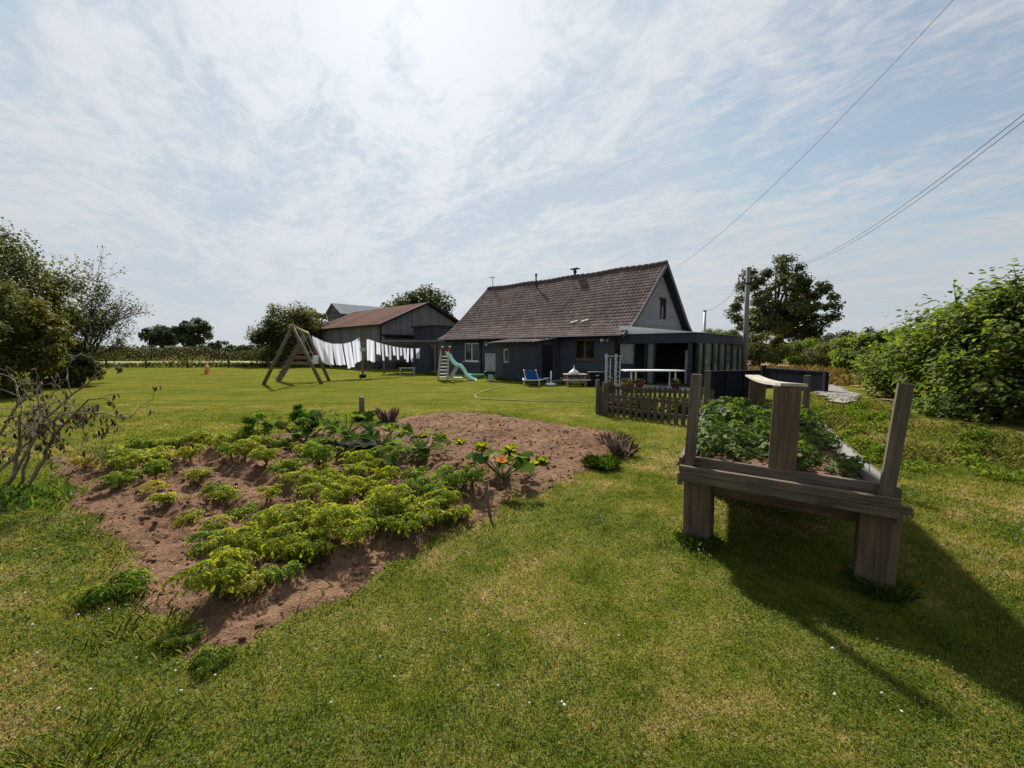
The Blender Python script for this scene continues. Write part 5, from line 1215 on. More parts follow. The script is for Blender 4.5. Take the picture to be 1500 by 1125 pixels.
# hazel hedge close on the right: each bush its own
def hazel(label, c, R, n, seed, leaf=.095, shoots=()):
    r_ = np.random.default_rng(seed); base = Vector((c[0], c[1], Hs(c[0], c[1]))); rt = root('hazel_bush', label, 'bush', base, 'hazel bushes on the right')
    ns_ = max(40, n // 105); d = unit(r_.normal(size=(ns_ * 3, 3))); d = d[d[:, 2] > -.7][:ns_]
    rad = (.62 + .62 * fbm(d[:, 0] * 2.2 + seed, d[:, 2] * 2.2 + d[:, 1] * 1.7, seed, 4)) * (1 - .38 * r_.random(ns_) ** 1.8)
    sc_ = np.array(c) + d * np.array(R) * rad[:, None]
    ax = unit(d * .8 + np.array([0, 0, .75]) + r_.normal(size=(ns_, 3)) * .35); sl_ = r_.uniform(.20, .46, ns_); tone = r_.random(ns_)
    k = r_.integers(0, ns_, n); t = r_.normal(size=n) * .5
    P = sc_[k] + ax[k] * (t * sl_[k])[:, None] + r_.normal(size=(n, 3)) * (.10 + .10 * r_.random(n))[:, None]; P[:, 2] = np.maximum(P[:, 2], base.z + .03 + .2 * r_.random(n))
    o_ = unit(P - sc_[k] + 1e-3); dk = d[k]
    N = unit(dk * .35 + np.array([0, -.05, .9]) + r_.normal(size=(n, 3)) * .42); D = unit(dk * .5 + o_ * .7 + np.array([0, 0, -.3]) + r_.normal(size=(n, 3)) * .4)
    D = unit(D - N * (D * N).sum(1)[:, None]); lf_ = leaf * (.5 + .8 * r_.random(n))
    rn = np.clip(.35 * r_.random(n) + .65 * tone[k], 0, 1)
    mb = MB(); rs = random.Random(seed)
    for i in range(16):
        k = r_.integers(0, n); branch_to(mb, base + Vector((rs.gauss(0, .15), rs.gauss(0, .15), -.05)), Vector(sc_[r_.integers(0, ns_)]), .03, .008, .1, 6, 5, rs)
    SP_, SD_ = [], []
    for sx, sy, h_, lean in shoots:
        p0 = Vector((sx, sy, c[2] + R[2] * .55)); p1 = Vector((sx + lean, sy, c[2] + R[2] + h_)); pts = branch_to(mb, p0, p1, .012, .004, .05, 8, 5, rs)
        for j, q_ in enumerate(pts[2:]):
            for s_ in range(rs.randint(1, 3)):
                SP_.append(tuple(q_)); SD_.append((rs.gauss(0, .8), rs.gauss(0, .6), rs.uniform(-.5, .4)))
    mb.build('stems', M_BARK, rt, True)
    if SP_:
        P = np.concatenate([P, np.array(SP_)]); D = np.concatenate([D, unit(np.array(SD_))]); m_ = len(SP_)
        N = np.concatenate([N, unit(np.tile([0, -.2, 1.0], (m_, 1)) + r_.normal(size=(m_, 3)) * .25)]); lf_ = np.concatenate([lf_, .10 * (.8 + .4 * r_.random(m_))]); rn = np.concatenate([rn, r_.random(m_)])
    leaf_obj('foliage', P, D, N, lf_, lf_ * .78, L_HAZ, rt, rn, True)
    return rt
hazel('tallest hazel bush at the right edge with long upright shoots', (11.0, 7.9, 1.6), (2.1, 1.9, 1.5), 16000, 71, .12, shoots=((9.75, 7.6, .50, .10), (9.4, 7.3, .18, .05), (10.5, 7.5, .25, .1), (9.1, 7.5, .05, -.1)))
hazel('hazel bush with a few thin bare shoots in the middle of the hedge', (10.75, 9.3, 1.5), (1.75, 1.7, 1.3), 13500, 72, .11, shoots=((9.7, 9.0, .3, -.15), (10.3, 9.2, .2, .1)))
hazel('lower hazel bush at the left end of the hedge near the dry field', (11.7, 11.3, 1.15), (1.45, 1.6, 1.15), 9000, 73, .11)
hazel('nearest hazel bush spilling onto the verge at the right edge', (9.5, 7.7, .8), (1.2, 1.0, .8), 8000, 74, .11)
hazel('hazel bush far back where the hedge meets the drive', (15.4, 14.6, 1.1), (1.7, 2.0, 1.15), 6500, 75, .12)

# ------------------------------------------------------------------ dead shrub, front left
rs = random.Random(19); sbp = G(22, 722); rt = root('dead_shrub', 'leaning dead shrub with bare twisted branches and shrivelled leaves', 'shrub', sbp); mb = MB(); tips = []
def dead(p, d, L, r, dep, droop):
    n_ = 6; pts = [Vector(p)]; dd = Vector(d).normalized()
    for i in range(n_):
        dd = (dd + Vector((rs.gauss(0, .16), rs.gauss(0, .16), rs.gauss(-droop, .15)))).normalized(); pts.append(pts[-1] + dd * L / n_)
    mb.tube(pts, [max(.003, r * (1 - .62 * i / n_)) for i in range(n_ + 1)], 6)
    for q_ in pts[2:]:
        if dep >= 1: tips.append((q_, dep))
    if dep < 3:
        for i in range((3, 2, 2)[dep]):
            k = rs.randint(2, n_); nd = (dd * .8 + Vector((rs.gauss(.12, .55), rs.gauss(0, .5), rs.gauss(-.02, .42)))).normalized()
            dead(pts[k], nd, L * rs.uniform(.4, .68), r * .52, dep + 1, droop + .03)
Ys_ = sbp.y
for (x0, y0), way, r in (((8, 715), [(60, 620), (140, 548)], .021), ((44, 712), [(75, 645), (130, 585)], .024), ((-20, 712), [(50, 640), (100, 600), (190, 612)], .017), ((20, 700), [(35, 610), (20, 555)], .019), ((-30, 690), [(20, 600), (60, 560)], .018), ((30, 716), [(48, 640), (62, 560)], .017)):
    p = G(x0, y0); prev = p; cur = [p]
    for wx, wy in way:
        dy = rs.uniform(-.25, .3); cur.append(V(wx, wy, Ys_ + dy))
    pts = []
    for a_, b_ in zip(cur, cur[1:]):
        for i in range(5): pts.append(a_.lerp(b_, i / 5) + Vector((rs.gauss(0, .012), rs.gauss(0, .02), rs.gauss(0, .012))))
    pts.append(cur[-1]); m_ = len(pts)
    mb.tube(pts, [r * (1 - .7 * i / m_) for i in range(m_)], 8)
    for k in range(3, m_, 1):
        for _ in range(rs.choice((0, 1, 1, 2))): dead(pts[k], Vector((rs.gauss(.05, .6), rs.gauss(0, .5), rs.gauss(.2, .45))), rs.uniform(.16, .46), r * .30, 1, .03)
mb.build('branches', M_DEADW, rt, True)
P = []; D = []
for q_, dep in tips:
    if rs.random() < .12:
        for _ in range(rs.randint(1, 2)): P.append(tuple(q_ + Vector((rs.gauss(0, .015), rs.gauss(0, .015), 0)))); D.append((rs.gauss(0, .25), rs.gauss(0, .25), -1))
for cx_, cy_ in ((150, 640), (125, 620), (110, 625), (70, 650)):
    q_ = V(cx_, cy_ - 18, Ys_)
    for _ in range(26): P.append((q_.x + rs.gauss(0, .06), q_.y + rs.gauss(0, .06), q_.z + rs.gauss(-.06, .07))); D.append((rs.gauss(.1, .3), rs.gauss(0, .3), -1))
n = len(P); leaf_obj('shrivelled_leaves', np.array(P), np.array(D), rdir(n), rng.uniform(.04, .09, n), .018, L_DEAD, rt, rng.random(n), True, fold=.2, droop=.25)
P0 = np.array([tuple(G(x, y)) for x, y in ((12, 722), (30, 726), (52, 722), (20, 735), (-10, 730), (75, 728), (40, 740))])
n = 700; k = rng.integers(0, len(P0), n); Pp = P0[k] + rng.normal(size=(n, 3)) * [.16, .14, 0]; D0 = unit(rng.normal(size=(n, 3)) * [.7, .7, .3] + [0, 0, .8]); tag(leaf_obj('shrub_weeds', Pp, D0, rdir(n), rng.uniform(.05, .14, n), .03, L_WEED, None, rng.random(n)), 'dark weeds tangled round the foot of the dead shrub', None, None, 'stuff')

# ------------------------------------------------------------------ potatoes
def potato_template(seed, mat, h=.36, spread=.22, ns=10, name='potato_plant'):
    r_ = random.Random(seed); rt = root(name, None, None); mb = MB(); P, D, N, L, W, R = [], [], [], [], [], []
    for s in range(ns):
        az = 2 * math.pi * s / ns + r_.gauss(0, .3); ln = spread * r_.uniform(.55, 1.15); hh = h * r_.uniform(.65, 1.1)
        o_ = Vector((math.cos(az), math.sin(az), 0)); pts = []
        for i in range(7):
            t = i / 6; pts.append(o_ * ln * t ** 1.2 + UP * hh * (math.sin(min(1, t * 1.15) * math.pi * .62)) * (1.0) + Vector((r_.gauss(0, .01), r_.gauss(0, .01), 0)))
        mb.tube(pts, [.007, .0065, .006, .005, .004, .0035, .003], 5)
        shade = r_.random()
        for i in range(2, 7):
            for sg in ((-1, 1) if i < 6 else (0,)):
                base = pts[i]; dr = (o_ * r_.uniform(.3, 1) + Vector((-o_.y, o_.x, 0)) * sg * r_.uniform(.6, 1.1) + UP * r_.uniform(.0, .5)).normalized(); LL = r_.uniform(.07, .13); side = Vector((-dr.y, dr.x, 0))
                if side.length < .1: side = Vector((1, 0, 0))
                side.normalize(); bend = r_.uniform(.5, 1.3)
                for j in range(4):
                    t = (j + 1) / 4; q_ = base + dr * LL * t - UP * LL * bend * t * t * .7; dd = (dr - UP * bend * t * 1.1).normalized()
                    for sd2 in ((-1, 1) if j < 3 else (0,)):
                        P.append(q_); D.append((dd * (.35 if sd2 else 1) + side * sd2 * .9 - UP * r_.uniform(.1, .55)).normalized()); N.append((UP + o_ * .3 + Vector((r_.gauss(0, .3), r_.gauss(0, .3), 0))).normalized())
                        l_ = r_.uniform(.032, .056) * (1.25 if sd2 == 0 else 1); L.append(l_); W.append(l_ * r_.uniform(.5, .68)); R.append(min(1, max(0, .5 * shade + .35 * r_.random() + .22 * r_.random())))
    mb.build('stems', M_STEM, rt, True)
    leaf_obj('foliage', np.array([tuple(p) for p in P]), np.array([tuple(p) for p in D]), np.array([tuple(p) for p in N]), np.array(L), np.array(W), mat, rt, np.array(R), True, local=True, droop=.2)
    return rt
TPL = {}
for i in range(3): TPL['y%d' % i] = potato_template(100 + i, L_POT, .34 + .03 * i)
for i in range(2): TPL['g%d' % i] = potato_template(110 + i, L_POTG, .36)
for i in range(2): TPL['d%d' % i] = potato_template(120 + i, L_POTY, .26, .2, 7)
TPL['s0'] = potato_template(130, L_POT, .18, .15, 5); TPL['s1'] = potato_template(131, L_POTG, .14, .15, 5)
for i in range(2): TPL['w%d' % i] = potato_template(140 + i, L_TUFT, .17, .24, 13, 'leafy_weed')
used = set()
potatoes = [  # photo position of the foot, kind, scale
    (125, 690, 'd', .9), (168, 692, 'g', .95), (176, 722, 'g', 1.05), (197, 704, 'y', 1.0), (228, 728, 'd', .95), (242, 750, 's', .9), (229, 703, 'g', .95), (250, 684, 'd', .8), (277, 772, 's', 1.0), (314, 784, 's', .9), (290, 710, 'y', .95), (280, 684, 'y', .9),
    (332, 742, 'y', .95), (316, 735, 'g', .8), (307, 808, 's1', 1.2), (360, 754, 's1', 1.1), (398, 750, 'y', .8), (333, 835, 'y', 1.0), (320, 884, 'y', 1.05), (358, 880, 'd', .95), (347, 822, 'y', .9), (410, 862, 's1', 1.0), (400, 778, 'y', 1.0), (427, 792, 'y', 1.0), (402, 826, 'y', 1.0), (430, 828, 'y', 1.0), (458, 826, 'y', 1.0), (392, 694, 'y', .95), (418, 712, 'g', .95), (440, 726, 'y', .95), (360, 684, 'y', .95), (340, 680, 'g', .9),
    (457, 742, 'y', .9), (495, 752, 'y', 1.0), (467, 694, 'g', .95), (448, 676, 'y', .9), (467, 790, 'y', .9), (500, 772, 'd', .85), (523, 775, 'y', 1.0), (494, 802, 'y', 1.05), (491, 708, 'y', .95), (523, 694, 'y', .95), (522, 710, 'y', .9), (541, 724, 'y', .95), (513, 726, 'y', .95), (336, 656, 'y', .95), (308, 656, 'y', .95), (289, 660, 'y', .9), (262, 664, 'y', .9), (236, 668, 'y', .9), (210, 672, 'g', .9), (182, 674, 'y', .9), (358, 660, 'g', .95), (384, 666, 'y', .9), (412, 662, 'g', .9), 
    (566, 716, 'y', .95), (580, 744, 'y', 1.05), (560, 754, 'y', 1.0), (596, 760, 'y', 1.0), (556, 784, 'g', .95), (588, 794, 'y', 1.05), (616, 780, 'y', 1.0), (644, 756, 'y', 1.0), (656, 752, 'y', .9), (674, 764, 's', 1.1), (608, 716, 'g', 1.0), (628, 730, 'g', 1.0), (652, 716, 'g', 1.0), (670, 726, 'g', 1.0), (692, 726, 'g', 1.0), (524, 814, 'y', 1.0), (600, 735, 'g', .85), (570, 690, 'g', .95), (530, 770, 'd', .8), (476, 772, 'y', .9), (482, 726, 'y', .9), (505, 738, 'y', .9), (552, 732, 'y', .95), (572, 770, 'y', .95), (606, 762, 'y', .95), (636, 742, 'g', .95), (462, 712, 'y', .9), (430, 706, 'y', .85), (474, 708, 'y', .9), (440, 806, 'y', .95), (478, 812, 'y', .9), (372, 806, 'y', .9), (342, 860, 'y', .85), (546, 700, 'y', .9), (640, 772, 'y', .9), (320, 668, 'y', .9), (220, 690, 'y', .9), (186, 688, 'y', .85)]
rows = {}
for px, py, kd, sc in potatoes:
    p = G(px, py); d = p - B0; rows.setdefault(max(0, round((d.dot(BV) - .45) / .55)), []).append((d.dot(BU), p, kd, sc))
rown = ['the near edge of the bed', 'the second furrow', 'the third furrow', 'the fourth furrow', 'the fifth furrow', 'the sixth furrow', 'the far side of the crop', 'the seed bed', 'the far edge']
kindw = {'y': 'lime green', 'g': 'mid green', 'd': 'yellowing wilted', 's': 'small lime green'}
nth = ['first', 'second', 'third', 'fourth', 'fifth', 'sixth', 'seventh', 'eighth', 'ninth', 'tenth', 'eleventh', 'twelfth', 'thirteenth', 'fourteenth', 'fifteenth', 'sixteenth', 'seventeenth', 'eighteenth', 'nineteenth', 'twentieth', 'twenty first', 'twenty second', 'twenty third', 'twenty fourth', 'twenty fifth', 'twenty sixth', 'twenty seventh', 'twenty eighth', 'twenty ninth', 'thirtieth', 'thirty first', 'thirty second', 'thirty third', 'thirty fourth', 'thirty fifth', 'thirty sixth', 'thirty seventh', 'thirty eighth']
def place(tkey, p, sc, lab, cat, grp, rot=None, z=None):
    t = TPL[tkey]
    if tkey not in used: o = t; used.add(tkey)
    else: o = copy_tree(t)
    o.location = (p.x, p.y, (bz(p.x, p.y) - .01) if z is None else z); o.scale = (sc, sc, sc * random.uniform(.78, 1.02)); o.rotation_euler = (random.gauss(0, .06), random.gauss(0, .06), random.random() * 6.28 if rot is None else rot)
    return tag(o, lab, cat, grp)
for rk in sorted(rows):
    for i, (u, p, kd, sc) in enumerate(sorted(rows[rk], key=lambda q: q[0])):
        ch = kd if len(kd) == 2 else kd + str(random.randrange({'y': 3, 'g': 2, 'd': 2, 's': 1}[kd]))
        kw = 'small dark green' if kd == 's1' else kindw[kd[0]]
        place(ch, p, sc * (random.uniform(.54, .76) if p.x > -2.6 else random.uniform(.56, .74)) * (1.22 if p.y > 5 else 1.0), f'{kw} potato plant, {nth[i]} from the right along {rown[min(rk, 8)]}', 'potato plant', 'potato plants in the vegetable bed')
for k_ in list(TPL):
    if k_ not in used and k_[0] != 'w': p = G(470, 720); place(k_, p, .8, 'lime green potato plant in the thick of the crop', 'potato plant', 'potato plants in the vegetable bed')

# ------------------------------------------------------------------ courgettes and other big leafed crops
def big_leaf(mb_v, mb_f, rr, c, d, n, size, lobes=5):
    d = d.normalized(); s = d.cross(n).normalized(); u = s.cross(d); k0 = len(mb_v); mb_v.append(tuple(c + d * size * .1)); m_ = 20
    for i in range(m_):
        t = -math.pi * .86 + 2 * math.pi * .86 * i / (m_ - 1); r = size * (.55 + .16 * abs(math.cos(t * lobes / 2))) * (1 + .25 * math.cos(t))
        mb_v.append(tuple(c + d * math.cos(t) * r * 1.0 + s * math.sin(t) * r + u * (.10 * size * math.cos(2 * t) - .12 * size * math.cos(t) + random.gauss(0, .01))))
    for i in range(m_ - 1): mb_f.append((k0, k0 + 1 + i, k0 + 2 + i))
def courgette(label, p, nleaf, size, hgt, seed, flower=False, wide=.34, cat='courgette plant', name='courgette_plant', grp='big leafed plants in the bed'):
    r_ = random.Random(seed); z0 = bz(p.x, p.y); base = Vector((p.x, p.y, z0)); rt = root(name, label, cat, base, grp); mb = MB(); vs, fs, rn = [], [], []
    for i in range(nleaf):
        az = 2.4 * i + r_.gauss(0, .3); rad = wide * (.45 + .6 * r_.random()); tip = base + Vector((math.cos(az) * rad, math.sin(az) * rad, hgt * (.5 + .6 * r_.random())))
        branch_to(mb, base + UP * .02, tip, .010, .006, .10, 5, 5, r_); o_ = Vector((math.cos(az), math.sin(az), r_.uniform(-.35, .45))); n0 = len(vs)
        big_leaf(vs, fs, r_, tip, o_, (UP + Vector((r_.gauss(0, .3), r_.gauss(-.15, .3), 0)) - o_ * .2).normalized(), size * r_.uniform(.75, 1.15)); rn += [r_.random()] * (len(vs) - n0)
    mb.build('stalks', M_STEM, rt, True); np_mesh('leaves', np.array(vs), np.array(fs), L_COUR, rt, rn)
    if flower:
        fb = MB(); c = base + Vector((.0, -.16, .26)); N_ = 5
        for i in range(N_):
            a = 2 * math.pi * i / N_; q_ = [c]; d_ = Vector((math.cos(a), math.sin(a), .75)); s_ = Vector((-math.sin(a), math.cos(a), 0))
            fb.add([c, c + d_ * .05 + s_ * .035, c + d_ * .12 + Vector((math.cos(a), math.sin(a), -.2)) * .035, c + d_ * .05 - s_ * .035], [(0, 1, 2, 3)])
        fb.tube([c + UP * .0, c + UP * .05], [.012, .008], 6)
        o = fb.build('flower', m_leaf('orange_petal', [(.2, (.62, .20, .01)), (.8, (.75, .30, .015))], .35, tcol=(1.2, 1, .5)), rt); o['label'] = 'open orange flower'
    return rt
courgette('courgette plant with an open orange flower at the bed edge', G(738, 712), 9, .19, .34, 201, True, .38)
courgette('courgette plant on bare soil behind the potato rows', G(618, 672), 12, .17, .34, 202, False, .42)
courgette('big leafed dark plant left of the dark mulch patch', G(470, 656), 13, .16, .40, 203, False, .42)
courgette('big leafed dark plant at the far corner by the timber stake', G(508, 652), 14, .16, .42, 204, False, .46)
courgette('big leafed dark plant second from the far corner', G(436, 650), 13, .15, .42, 205, False, .40)
courgette('big leafed plant among the last potatoes near the mulch', G(560, 664), 12, .15, .34, 206, False, .42)
courgette('big leafed dark plant under the row of yellow green seedlings', G(590, 686), 9, .18, .30, 207, False, .36)
courgette('big leafed dark plant just behind the potato rows', G(498, 676), 10, .17, .34, 208, False, .36)
b = G(378, 652); rt = tree('kale_plant', 'upright dark green bushy plant at the back of the potato rows', (b.x, b.y, bz(b.x, b.y)), (0, 0, .2), (b.x, b.y, .34), (.22, .22, .3), 16, 900, .06, L_COUR, 209, .015, 'big leafed plants in the bed', 'plant', limbs=6, zmin=.05)
b = G(450, 646); rt = tree('kale_plant', 'bushy dark plant standing highest at the back of the crop', (b.x, b.y, bz(b.x, b.y)), (0, 0, .2), (b.x, b.y, .36), (.30, .26, .32), 18, 1100, .07, L_COUR, 210, .015, 'big leafed plants in the bed', 'plant', limbs=6, zmin=.05)
# dark mulch sheet with white flecks
c0 = G(536, 662); mb = MB(); pol = [c0 + Vector((x, y, bz(c0.x + x, c0.y + y) + .05 + .03 * random.random())) for x, y in ((-.55, -.1), (-.2, -.28), (.35, -.2), (.6, .1), (.1, .3), (-.4, .22))]
mb.prism(pol, (0, 0, .03)); tag(mb.build('mulch_sheet', m_plain('black_sheet', (.012, .012, .015), .9, .05)), 'crumpled black sheet lying between the big leafed plants', 'mulch sheet')
# seedlings in a line
for i, (px, py) in enumerate(((572, 633), (597, 638), (620, 643), (646, 648), (675, 653), (706, 661), (746, 669), (790, 683))):
    p = G(px, py); base = Vector((p.x, p.y, bz(p.x, p.y) - .01)); rt = root('seedling', f'pale green salad seedling, {nth[i]} from the left in its row', 'seedling', base, 'salad seedlings in a row')
    n = 46; az = rng.random(n) * 6.28; el = rng.uniform(.15, 1.2, n); D_ = np.stack([np.cos(az) * np.cos(el), np.sin(az) * np.cos(el), np.sin(el)], -1)
    leaf_obj('leaves', np.tile(np.array(base), (n, 1)) + D_ * .02, D_, unit(np.tile([0, 0, 1.0], (n, 1)) + rng.normal(size=(n, 3)) * .3), rng.uniform(.08, .15, n), .06, L_POT, rt, rng.uniform(.3, .9, n), True, droop=.3)

# ------------------------------------------------------------------ strawberries in the planter
def straw_template(seed):
    r_ = random.Random(seed); rt = root('strawberry_plant', None, None); mb = MB(); P, D, N, L, R = [], [], [], [], []
    for i in range(26):
        az = r_.random() * 6.28; rad = r_.uniform(.02, .19); hh = r_.uniform(.10, .27) * (1.1 - rad * 1.6); o_ = Vector((math.cos(az), math.sin(az), 0)); tip = o_ * rad + UP * hh
        branch_to(mb, (0, 0, 0), tip, .0035, .002, .1, 4, 4, r_); up_ = (UP + o_ * .55 + Vector((r_.gauss(0, .25), r_.gauss(0, .25), 0))).normalized(); sh = r_.random()
        f = (o_ - up_ * o_.dot(up_)).normalized(); s = up_.cross(f)
        for a in (-1.25, 0, 1.25): P.append(tip); D.append((f * math.cos(a) + s * math.sin(a) - UP * .1).normalized()); N.append(up_); L.append(r_.uniform(.055, .085)); R.append(min(1, .6 * sh + .4 * r_.random()))
    mb.build('stalks', M_STEM, rt); leaf_obj('foliage', np.array([tuple(p) for p in P]), np.array([tuple(p) for p in D]), np.array([tuple(p) for p in N]), np.array(L), np.array(L) * .8, L_STRAW, rt, np.array(R), True, local=True, droop=.12); return rt
for i in range(4): TPL['st%d' % i] = straw_template(300 + i)
cnt = 0; cols_ = ['left', 'second', 'middle', 'fourth', 'right']
for j, v in enumerate(np.linspace(.10, .96, 11)):
    for i, u in enumerate((.12, .31, .5, .69, .86)):
        p = PL(u + random.gauss(0, .03), v + random.gauss(0, .015), 0)
        if j == 0 and i == 2: p = PL(.62, .12, 0)
        if i == 4 and j in (2, 3): continue
        where = 'lush' if i < 2 else 'low' if i > 2 else 'leafy'
        place('st%d' % (cnt % 4), p, (1.02 if i < 2 else .88 if i > 2 else .92) * (.8 + .3 * v) * random.uniform(.88, 1.12), f'{where} strawberry plant, {nth[j]} from the near boards in the {cols_[i]} row', 'strawberry plant', 'strawberry plants in the raised planter', None, .68); cnt += 1

# ------------------------------------------------------------------ tufts and clumps round the bed
def tuft(name, label, cat, p, n, h, rad, mat, lean=.6, wd=.012, z=None, part='blades'):
    base = Vector((p.x, p.y, Hs(p.x, p.y) if z is None else z)); rt = root(name, label, cat, base)
    wd = wd * .5; n = int(n * 1.6); az = rng.random(n) * 6.28; rr = rad * rng.random(n) ** .7 * .5; P = np.stack([np.cos(az) * rr, np.sin(az) * rr, np.zeros(n)], -1) + np.array(base); a2 = az + rng.normal(size=n) * .5; ln = rng.random(n) * lean
    D_ = np.stack([np.cos(a2) * ln, np.sin(a2) * ln, 1 - .35 * ln], -1); leaf_obj(part, P, D_, np.stack([-np.cos(a2), -np.sin(a2), np.ones(n) * .4], -1), h * rng.uniform(.5, 1.1, n), wd, mat, rt, rng.random(n), True, fold=.03, droop=.25); return rt
def fern(lab, p):
    k = 'w%d' % (len([q for q in used if q[0] == 'w']) % 2); place(k, p, .68 if 'spreading' in lab else .36, lab, 'weed', None, None, 0)
tuft('herb_clump', 'dense dark green narrow leaved clump at the right corner of the bed', 'clump', G(880, 684), 800, .17, .34, L_WEED, 1.0, .010)
tuft('seed_head_clump', 'tall brown dried flower clump at the right corner of the bed', 'clump', G(912, 668), 120, .26, .28, L_SEED, .8, .008)
tuft('seed_head_clump', 'short brown dried tuft at the right end of the seed bed', 'clump', G(900, 648), 90, .2, .5, L_SEED, .9, .008)
tuft('dry_tuft', 'dry brown stalks at the far left corner of the seed bed', 'tuft', G(568, 618), 90, .34, .35, L_SEED, .4, .014)
tuft('dry_tuft', 'dark green weeds at the foot of the timber stake', 'tuft', G(532, 616), 260, .24, .3, L_WEED, .7, .02)
fern('spreading lacy bright green weed at the left edge of the soil', G(172, 872))
fern('small green weed at the near corner of the soil', G(268, 940))
fern('small dark weed just below the near corner of the soil', G(310, 972))
tuft('grass_tuft', 'yellow green grass tuft at the bottom left of the lawn', 'grass tuft', G(110, 1128), 240, .075, .6, L_TUFT, 1.2, .006)
tuft('grass_tuft', 'long grass round the nearer right leg of the planter', 'grass tuft', G(1290, 868), 200, .11, .3, L_WEED, 1.0, .007)
tuft('grass_tuft', 'long grass round the left leg of the planter', 'grass tuft', G(1022, 796), 200, .10, .28, L_WEED, 1.0, .007)
# plants inside the picket enclosure
c_ = (FL_ + FR_ + BLk + BRk) / 4
for i, (dx, dy, m_, lab) in enumerate(((-.7, .5, L_SEED, 'brown faded flower clump at the left of the fenced bed'), (.0, .2, L_WEED, 'green leafy clump in the middle of the fenced bed'), (.6, -.2, L_DRYG, 'straw coloured clump in the fenced bed'), (1.1, -.6, L_SEED, 'reddish brown clump at the right of the fenced bed'), (-.2, -.4, L_DRYG, 'pale grassy clump near the front pickets'))):
    tuft('flower_clump', lab, 'clump', c_ + Vector((dx, dy, 0)), 420, .46, .9, m_, .7, .02)

# ------------------------------------------------------------------ lawn blades, verge, clover
def verge_mask(x, y): return poly_sd(HEDGE, x, y) < .3
grass('lawn_grass', 640000, 1.0, 15, .018, .055, .0036, M_BLADE, 'short mown grass blades of the lawn', verge_mask)
def clover(n):
    y = 1.25 * (7 / 1.25) ** rng.random(n); x = (rng.random(n) * 2 - 1) * (1.42 * y + 2.0)
    k = (bedsd(x, y) < .0) & (fbm(x * 1.1 + 4, y * 1.1, 41, 3) > .47 - .08 * (x < 0)) & (poly_sd(HEDGE, x, y) < 0); x, y = x[k], y[k]; n = len(x)
    P = np.stack([x, y, H0(x, y) + rng.uniform(.008, .032, n)], -1); N = unit(rng.normal(size=(n, 3)) * .35 + [0, 0, 1]); D_ = unit(np.cross(N, rng.normal(size=(n, 3))))
    s = rng.uniform(.007, .014, n) * np.clip(np.hypot(x, y) / 2.5, 1, 2.5)
    vs, fs, k_ = leaf_arrays(P, D_, N, s, s * .9); o = np_mesh('clover', vs, fs, L_WEED, None, np.repeat(rng.random(n), k_)); tag(o, 'clover leaves and flat weeds mixed into the lawn', None, None, 'stuff')
clover(95000)
n = 90; y = 1.7 * (5.5 / 1.7) ** rng.random(n); x = np.where(rng.random(n) < .8, rng.uniform(-1.35, .15, n), rng.uniform(-.2, 1.2, n)) * y
k = (bedsd(x, y) < -.08) & ~under_planter(x, y); x, y = x[k], y[k]; n = len(x); r = .0075 + .003 * rng.random(n)
vs = oct_[None] * r[:, None, None] * rng.uniform(.7, 1.2, (n, 6, 3)) + np.stack([x, y, H0(x, y) + .04], -1)[:, None, :]
o = np_mesh('clover_flowers', vs.reshape(-1, 3), (np.arange(n)[:, None, None] * 6 + of[None]).reshape(-1, 3), m_plain('clover_white', (.50, .48, .42), .9, .1, .2, 40)); tag(o, 'white clover flower heads dotted in the lawn', None, None, 'stuff')
# long grass along the verge in front of the hedge and round the dry field
def long_grass(name, n, fx, h0, h1, wd, mat, label):
    x, y = fx(n); n = len(x); az = rng.random(n) * 6.28; ln = rng.random(n) * .8
    P = np.stack([x, y, H0(x, y) - .01], -1); D_ = np.stack([np.cos(az) * ln, np.sin(az) * ln, np.ones(n)], -1); N = np.stack([-np.cos(az), -np.sin(az), np.ones(n) * .3], -1)
    L = rng.uniform(h0, h1, n) * (.6 + .8 * fbm(x * 1.3, y * 1.3, 51, 3)); vs, fs, k_ = leaf_arrays(P, D_, N, L, wd * np.clip(np.hypot(x, y) / 6, .8, 5), True, .02, .3)
    rn = np.clip(.7 * fbm(x * .9, y * .9, 52, 3) + .5 * rng.random(n) - .1, 0, 1); o = np_mesh(name, vs, fs, mat, None, np.repeat(rn, k_)); tag(o, label, None, None, 'stuff')
def f_verge(n):
    x = rng.uniform(2.6, 13, n); y = rng.uniform(2.2, 13, n); sd = poly_sd(HEDGE, x, y); k = (sd > -1.7 + .8 * fbm(x, y, 53, 2)) & (sd < .5) & ~under_planter(x, y); return x[k], y[k]
long_grass('verge_grass', 60000, f_verge, .03, .12, .0034, L_VERGE, 'rough half dry grass on the verge before the hedge')
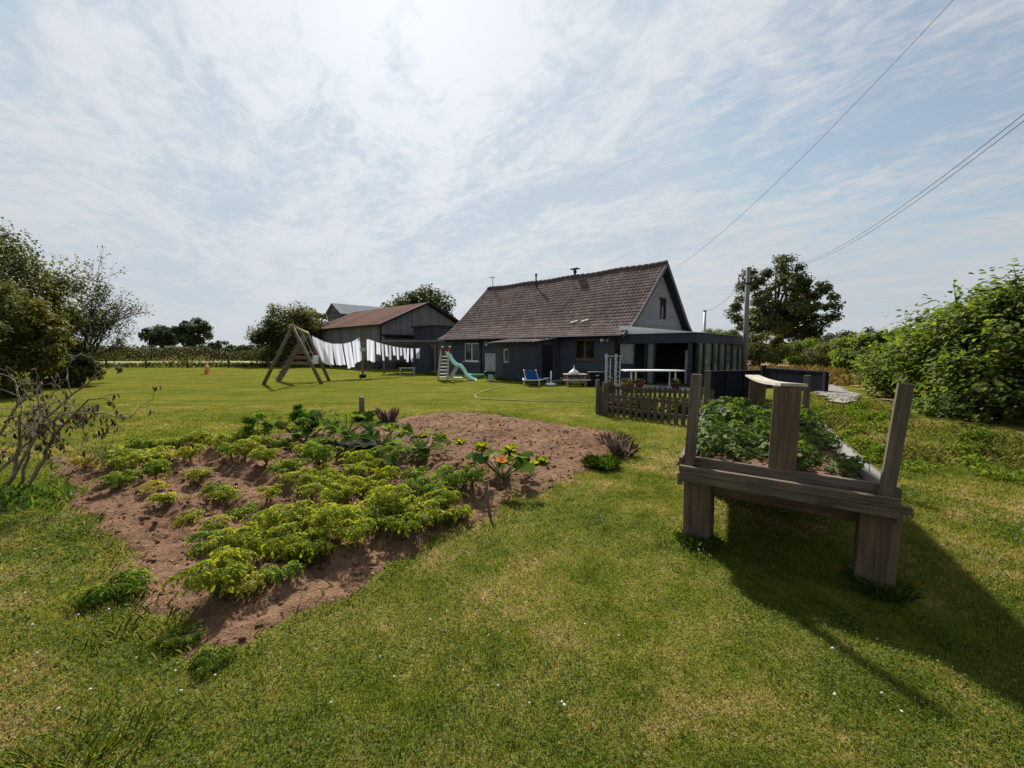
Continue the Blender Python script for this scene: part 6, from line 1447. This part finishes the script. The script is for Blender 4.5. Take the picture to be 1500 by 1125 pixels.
def verge_weeds(n, ncl):
    x = rng.uniform(3.5, 11, ncl * 12); y = rng.uniform(3, 12, ncl * 12); sd = poly_sd(HEDGE, x, y); k = (sd > -2.4) & (sd < .1) & ~under_planter(x, y) & (x > 3.4 + .12 * y); x, y = x[k][:ncl], y[k][:ncl]
    c = rng.integers(0, len(x), n); r_ = rng.uniform(.08, .26, len(x)); az = rng.random(n) * 6.28; rr = rng.random(n) ** .6; X = x[c] + np.cos(az) * rr * r_[c]; Y = y[c] + np.sin(az) * rr * r_[c]
    P = np.stack([X, Y, H0(X, Y) + rng.random(n) * r_[c] * 1.1 * (1 - .6 * rr)], -1); N = unit(rng.normal(size=(n, 3)) * .5 + [0, 0, .9]); D_ = unit(np.cross(N, rng.normal(size=(n, 3)))); s_ = rng.uniform(.03, .085, n)
    tone = rng.random(len(x)); vs, fs, k_ = leaf_arrays(P, D_, N, s_, s_ * .6, True); o = np_mesh('verge_weeds', vs, fs, L_TUFT, None, np.repeat(np.clip(.6 * tone[c] + .4 * rng.random(n) - .1, 0, 1), k_)); tag(o, 'broad leaved weeds in clumps along the verge', None, None, 'stuff')
verge_weeds(9000, 90)
def f_field(n):
    y = 12 * (34 / 12) ** rng.random(n); x = rng.uniform(9, 30, n); k = (x > 9.9 + (y - 13) * .17) & (x < 15 + y * .8) & (poly_sd(HEDGE, x, y) < 0); return x[k], y[k]
L_STRAWF = m_leaf('tan_stubble', [(.1, (.12, .085, .04)), (.5, (.23, .15, .08)), (.9, (.36, .25, .14))], .3)
long_grass('stubble', 26000, f_field, .15, .55, .006, L_STRAWF, 'dry tan stalks standing in the field')
def f_right(n):
    x = rng.uniform(4.4, 9, n); y = rng.uniform(5.8, 12.5, n); k = (poly_sd(HEDGE, x, y) < -.6) & (x > 3.2 + .25 * y) & (fbm(x * .8, y * .8, 54, 2) > .35); return x[k], y[k]
long_grass('rough_grass', 16000, f_right, .05, .17, .0042, L_VERGE, 'unmown rough grass between planter, screen and hedge')
def f_house(n):
    t = rng.uniform(-3.4, 13, n); s = rng.normal(size=n) * .08 - 2.05; return (C0.x + D1.x * t + D2.x * s), (C0.y + D1.y * t + D2.y * s)
long_grass('wall_grass', 2500, f_house, .05, .22, .008, L_WEED, 'uncut grass fringe along the house')
def f_bededge(n):
    x = rng.uniform(-8, 4, n); y = rng.uniform(1.8, 12, n); sd = bedsd(x, y); k = (np.abs(sd + .02) < .2 * rng.random(n)); return x[k], y[k]
long_grass('edge_grass', 90000, f_bededge, .02, .085, .0058, L_VERGE, 'straggly dry grass fringing the soil')
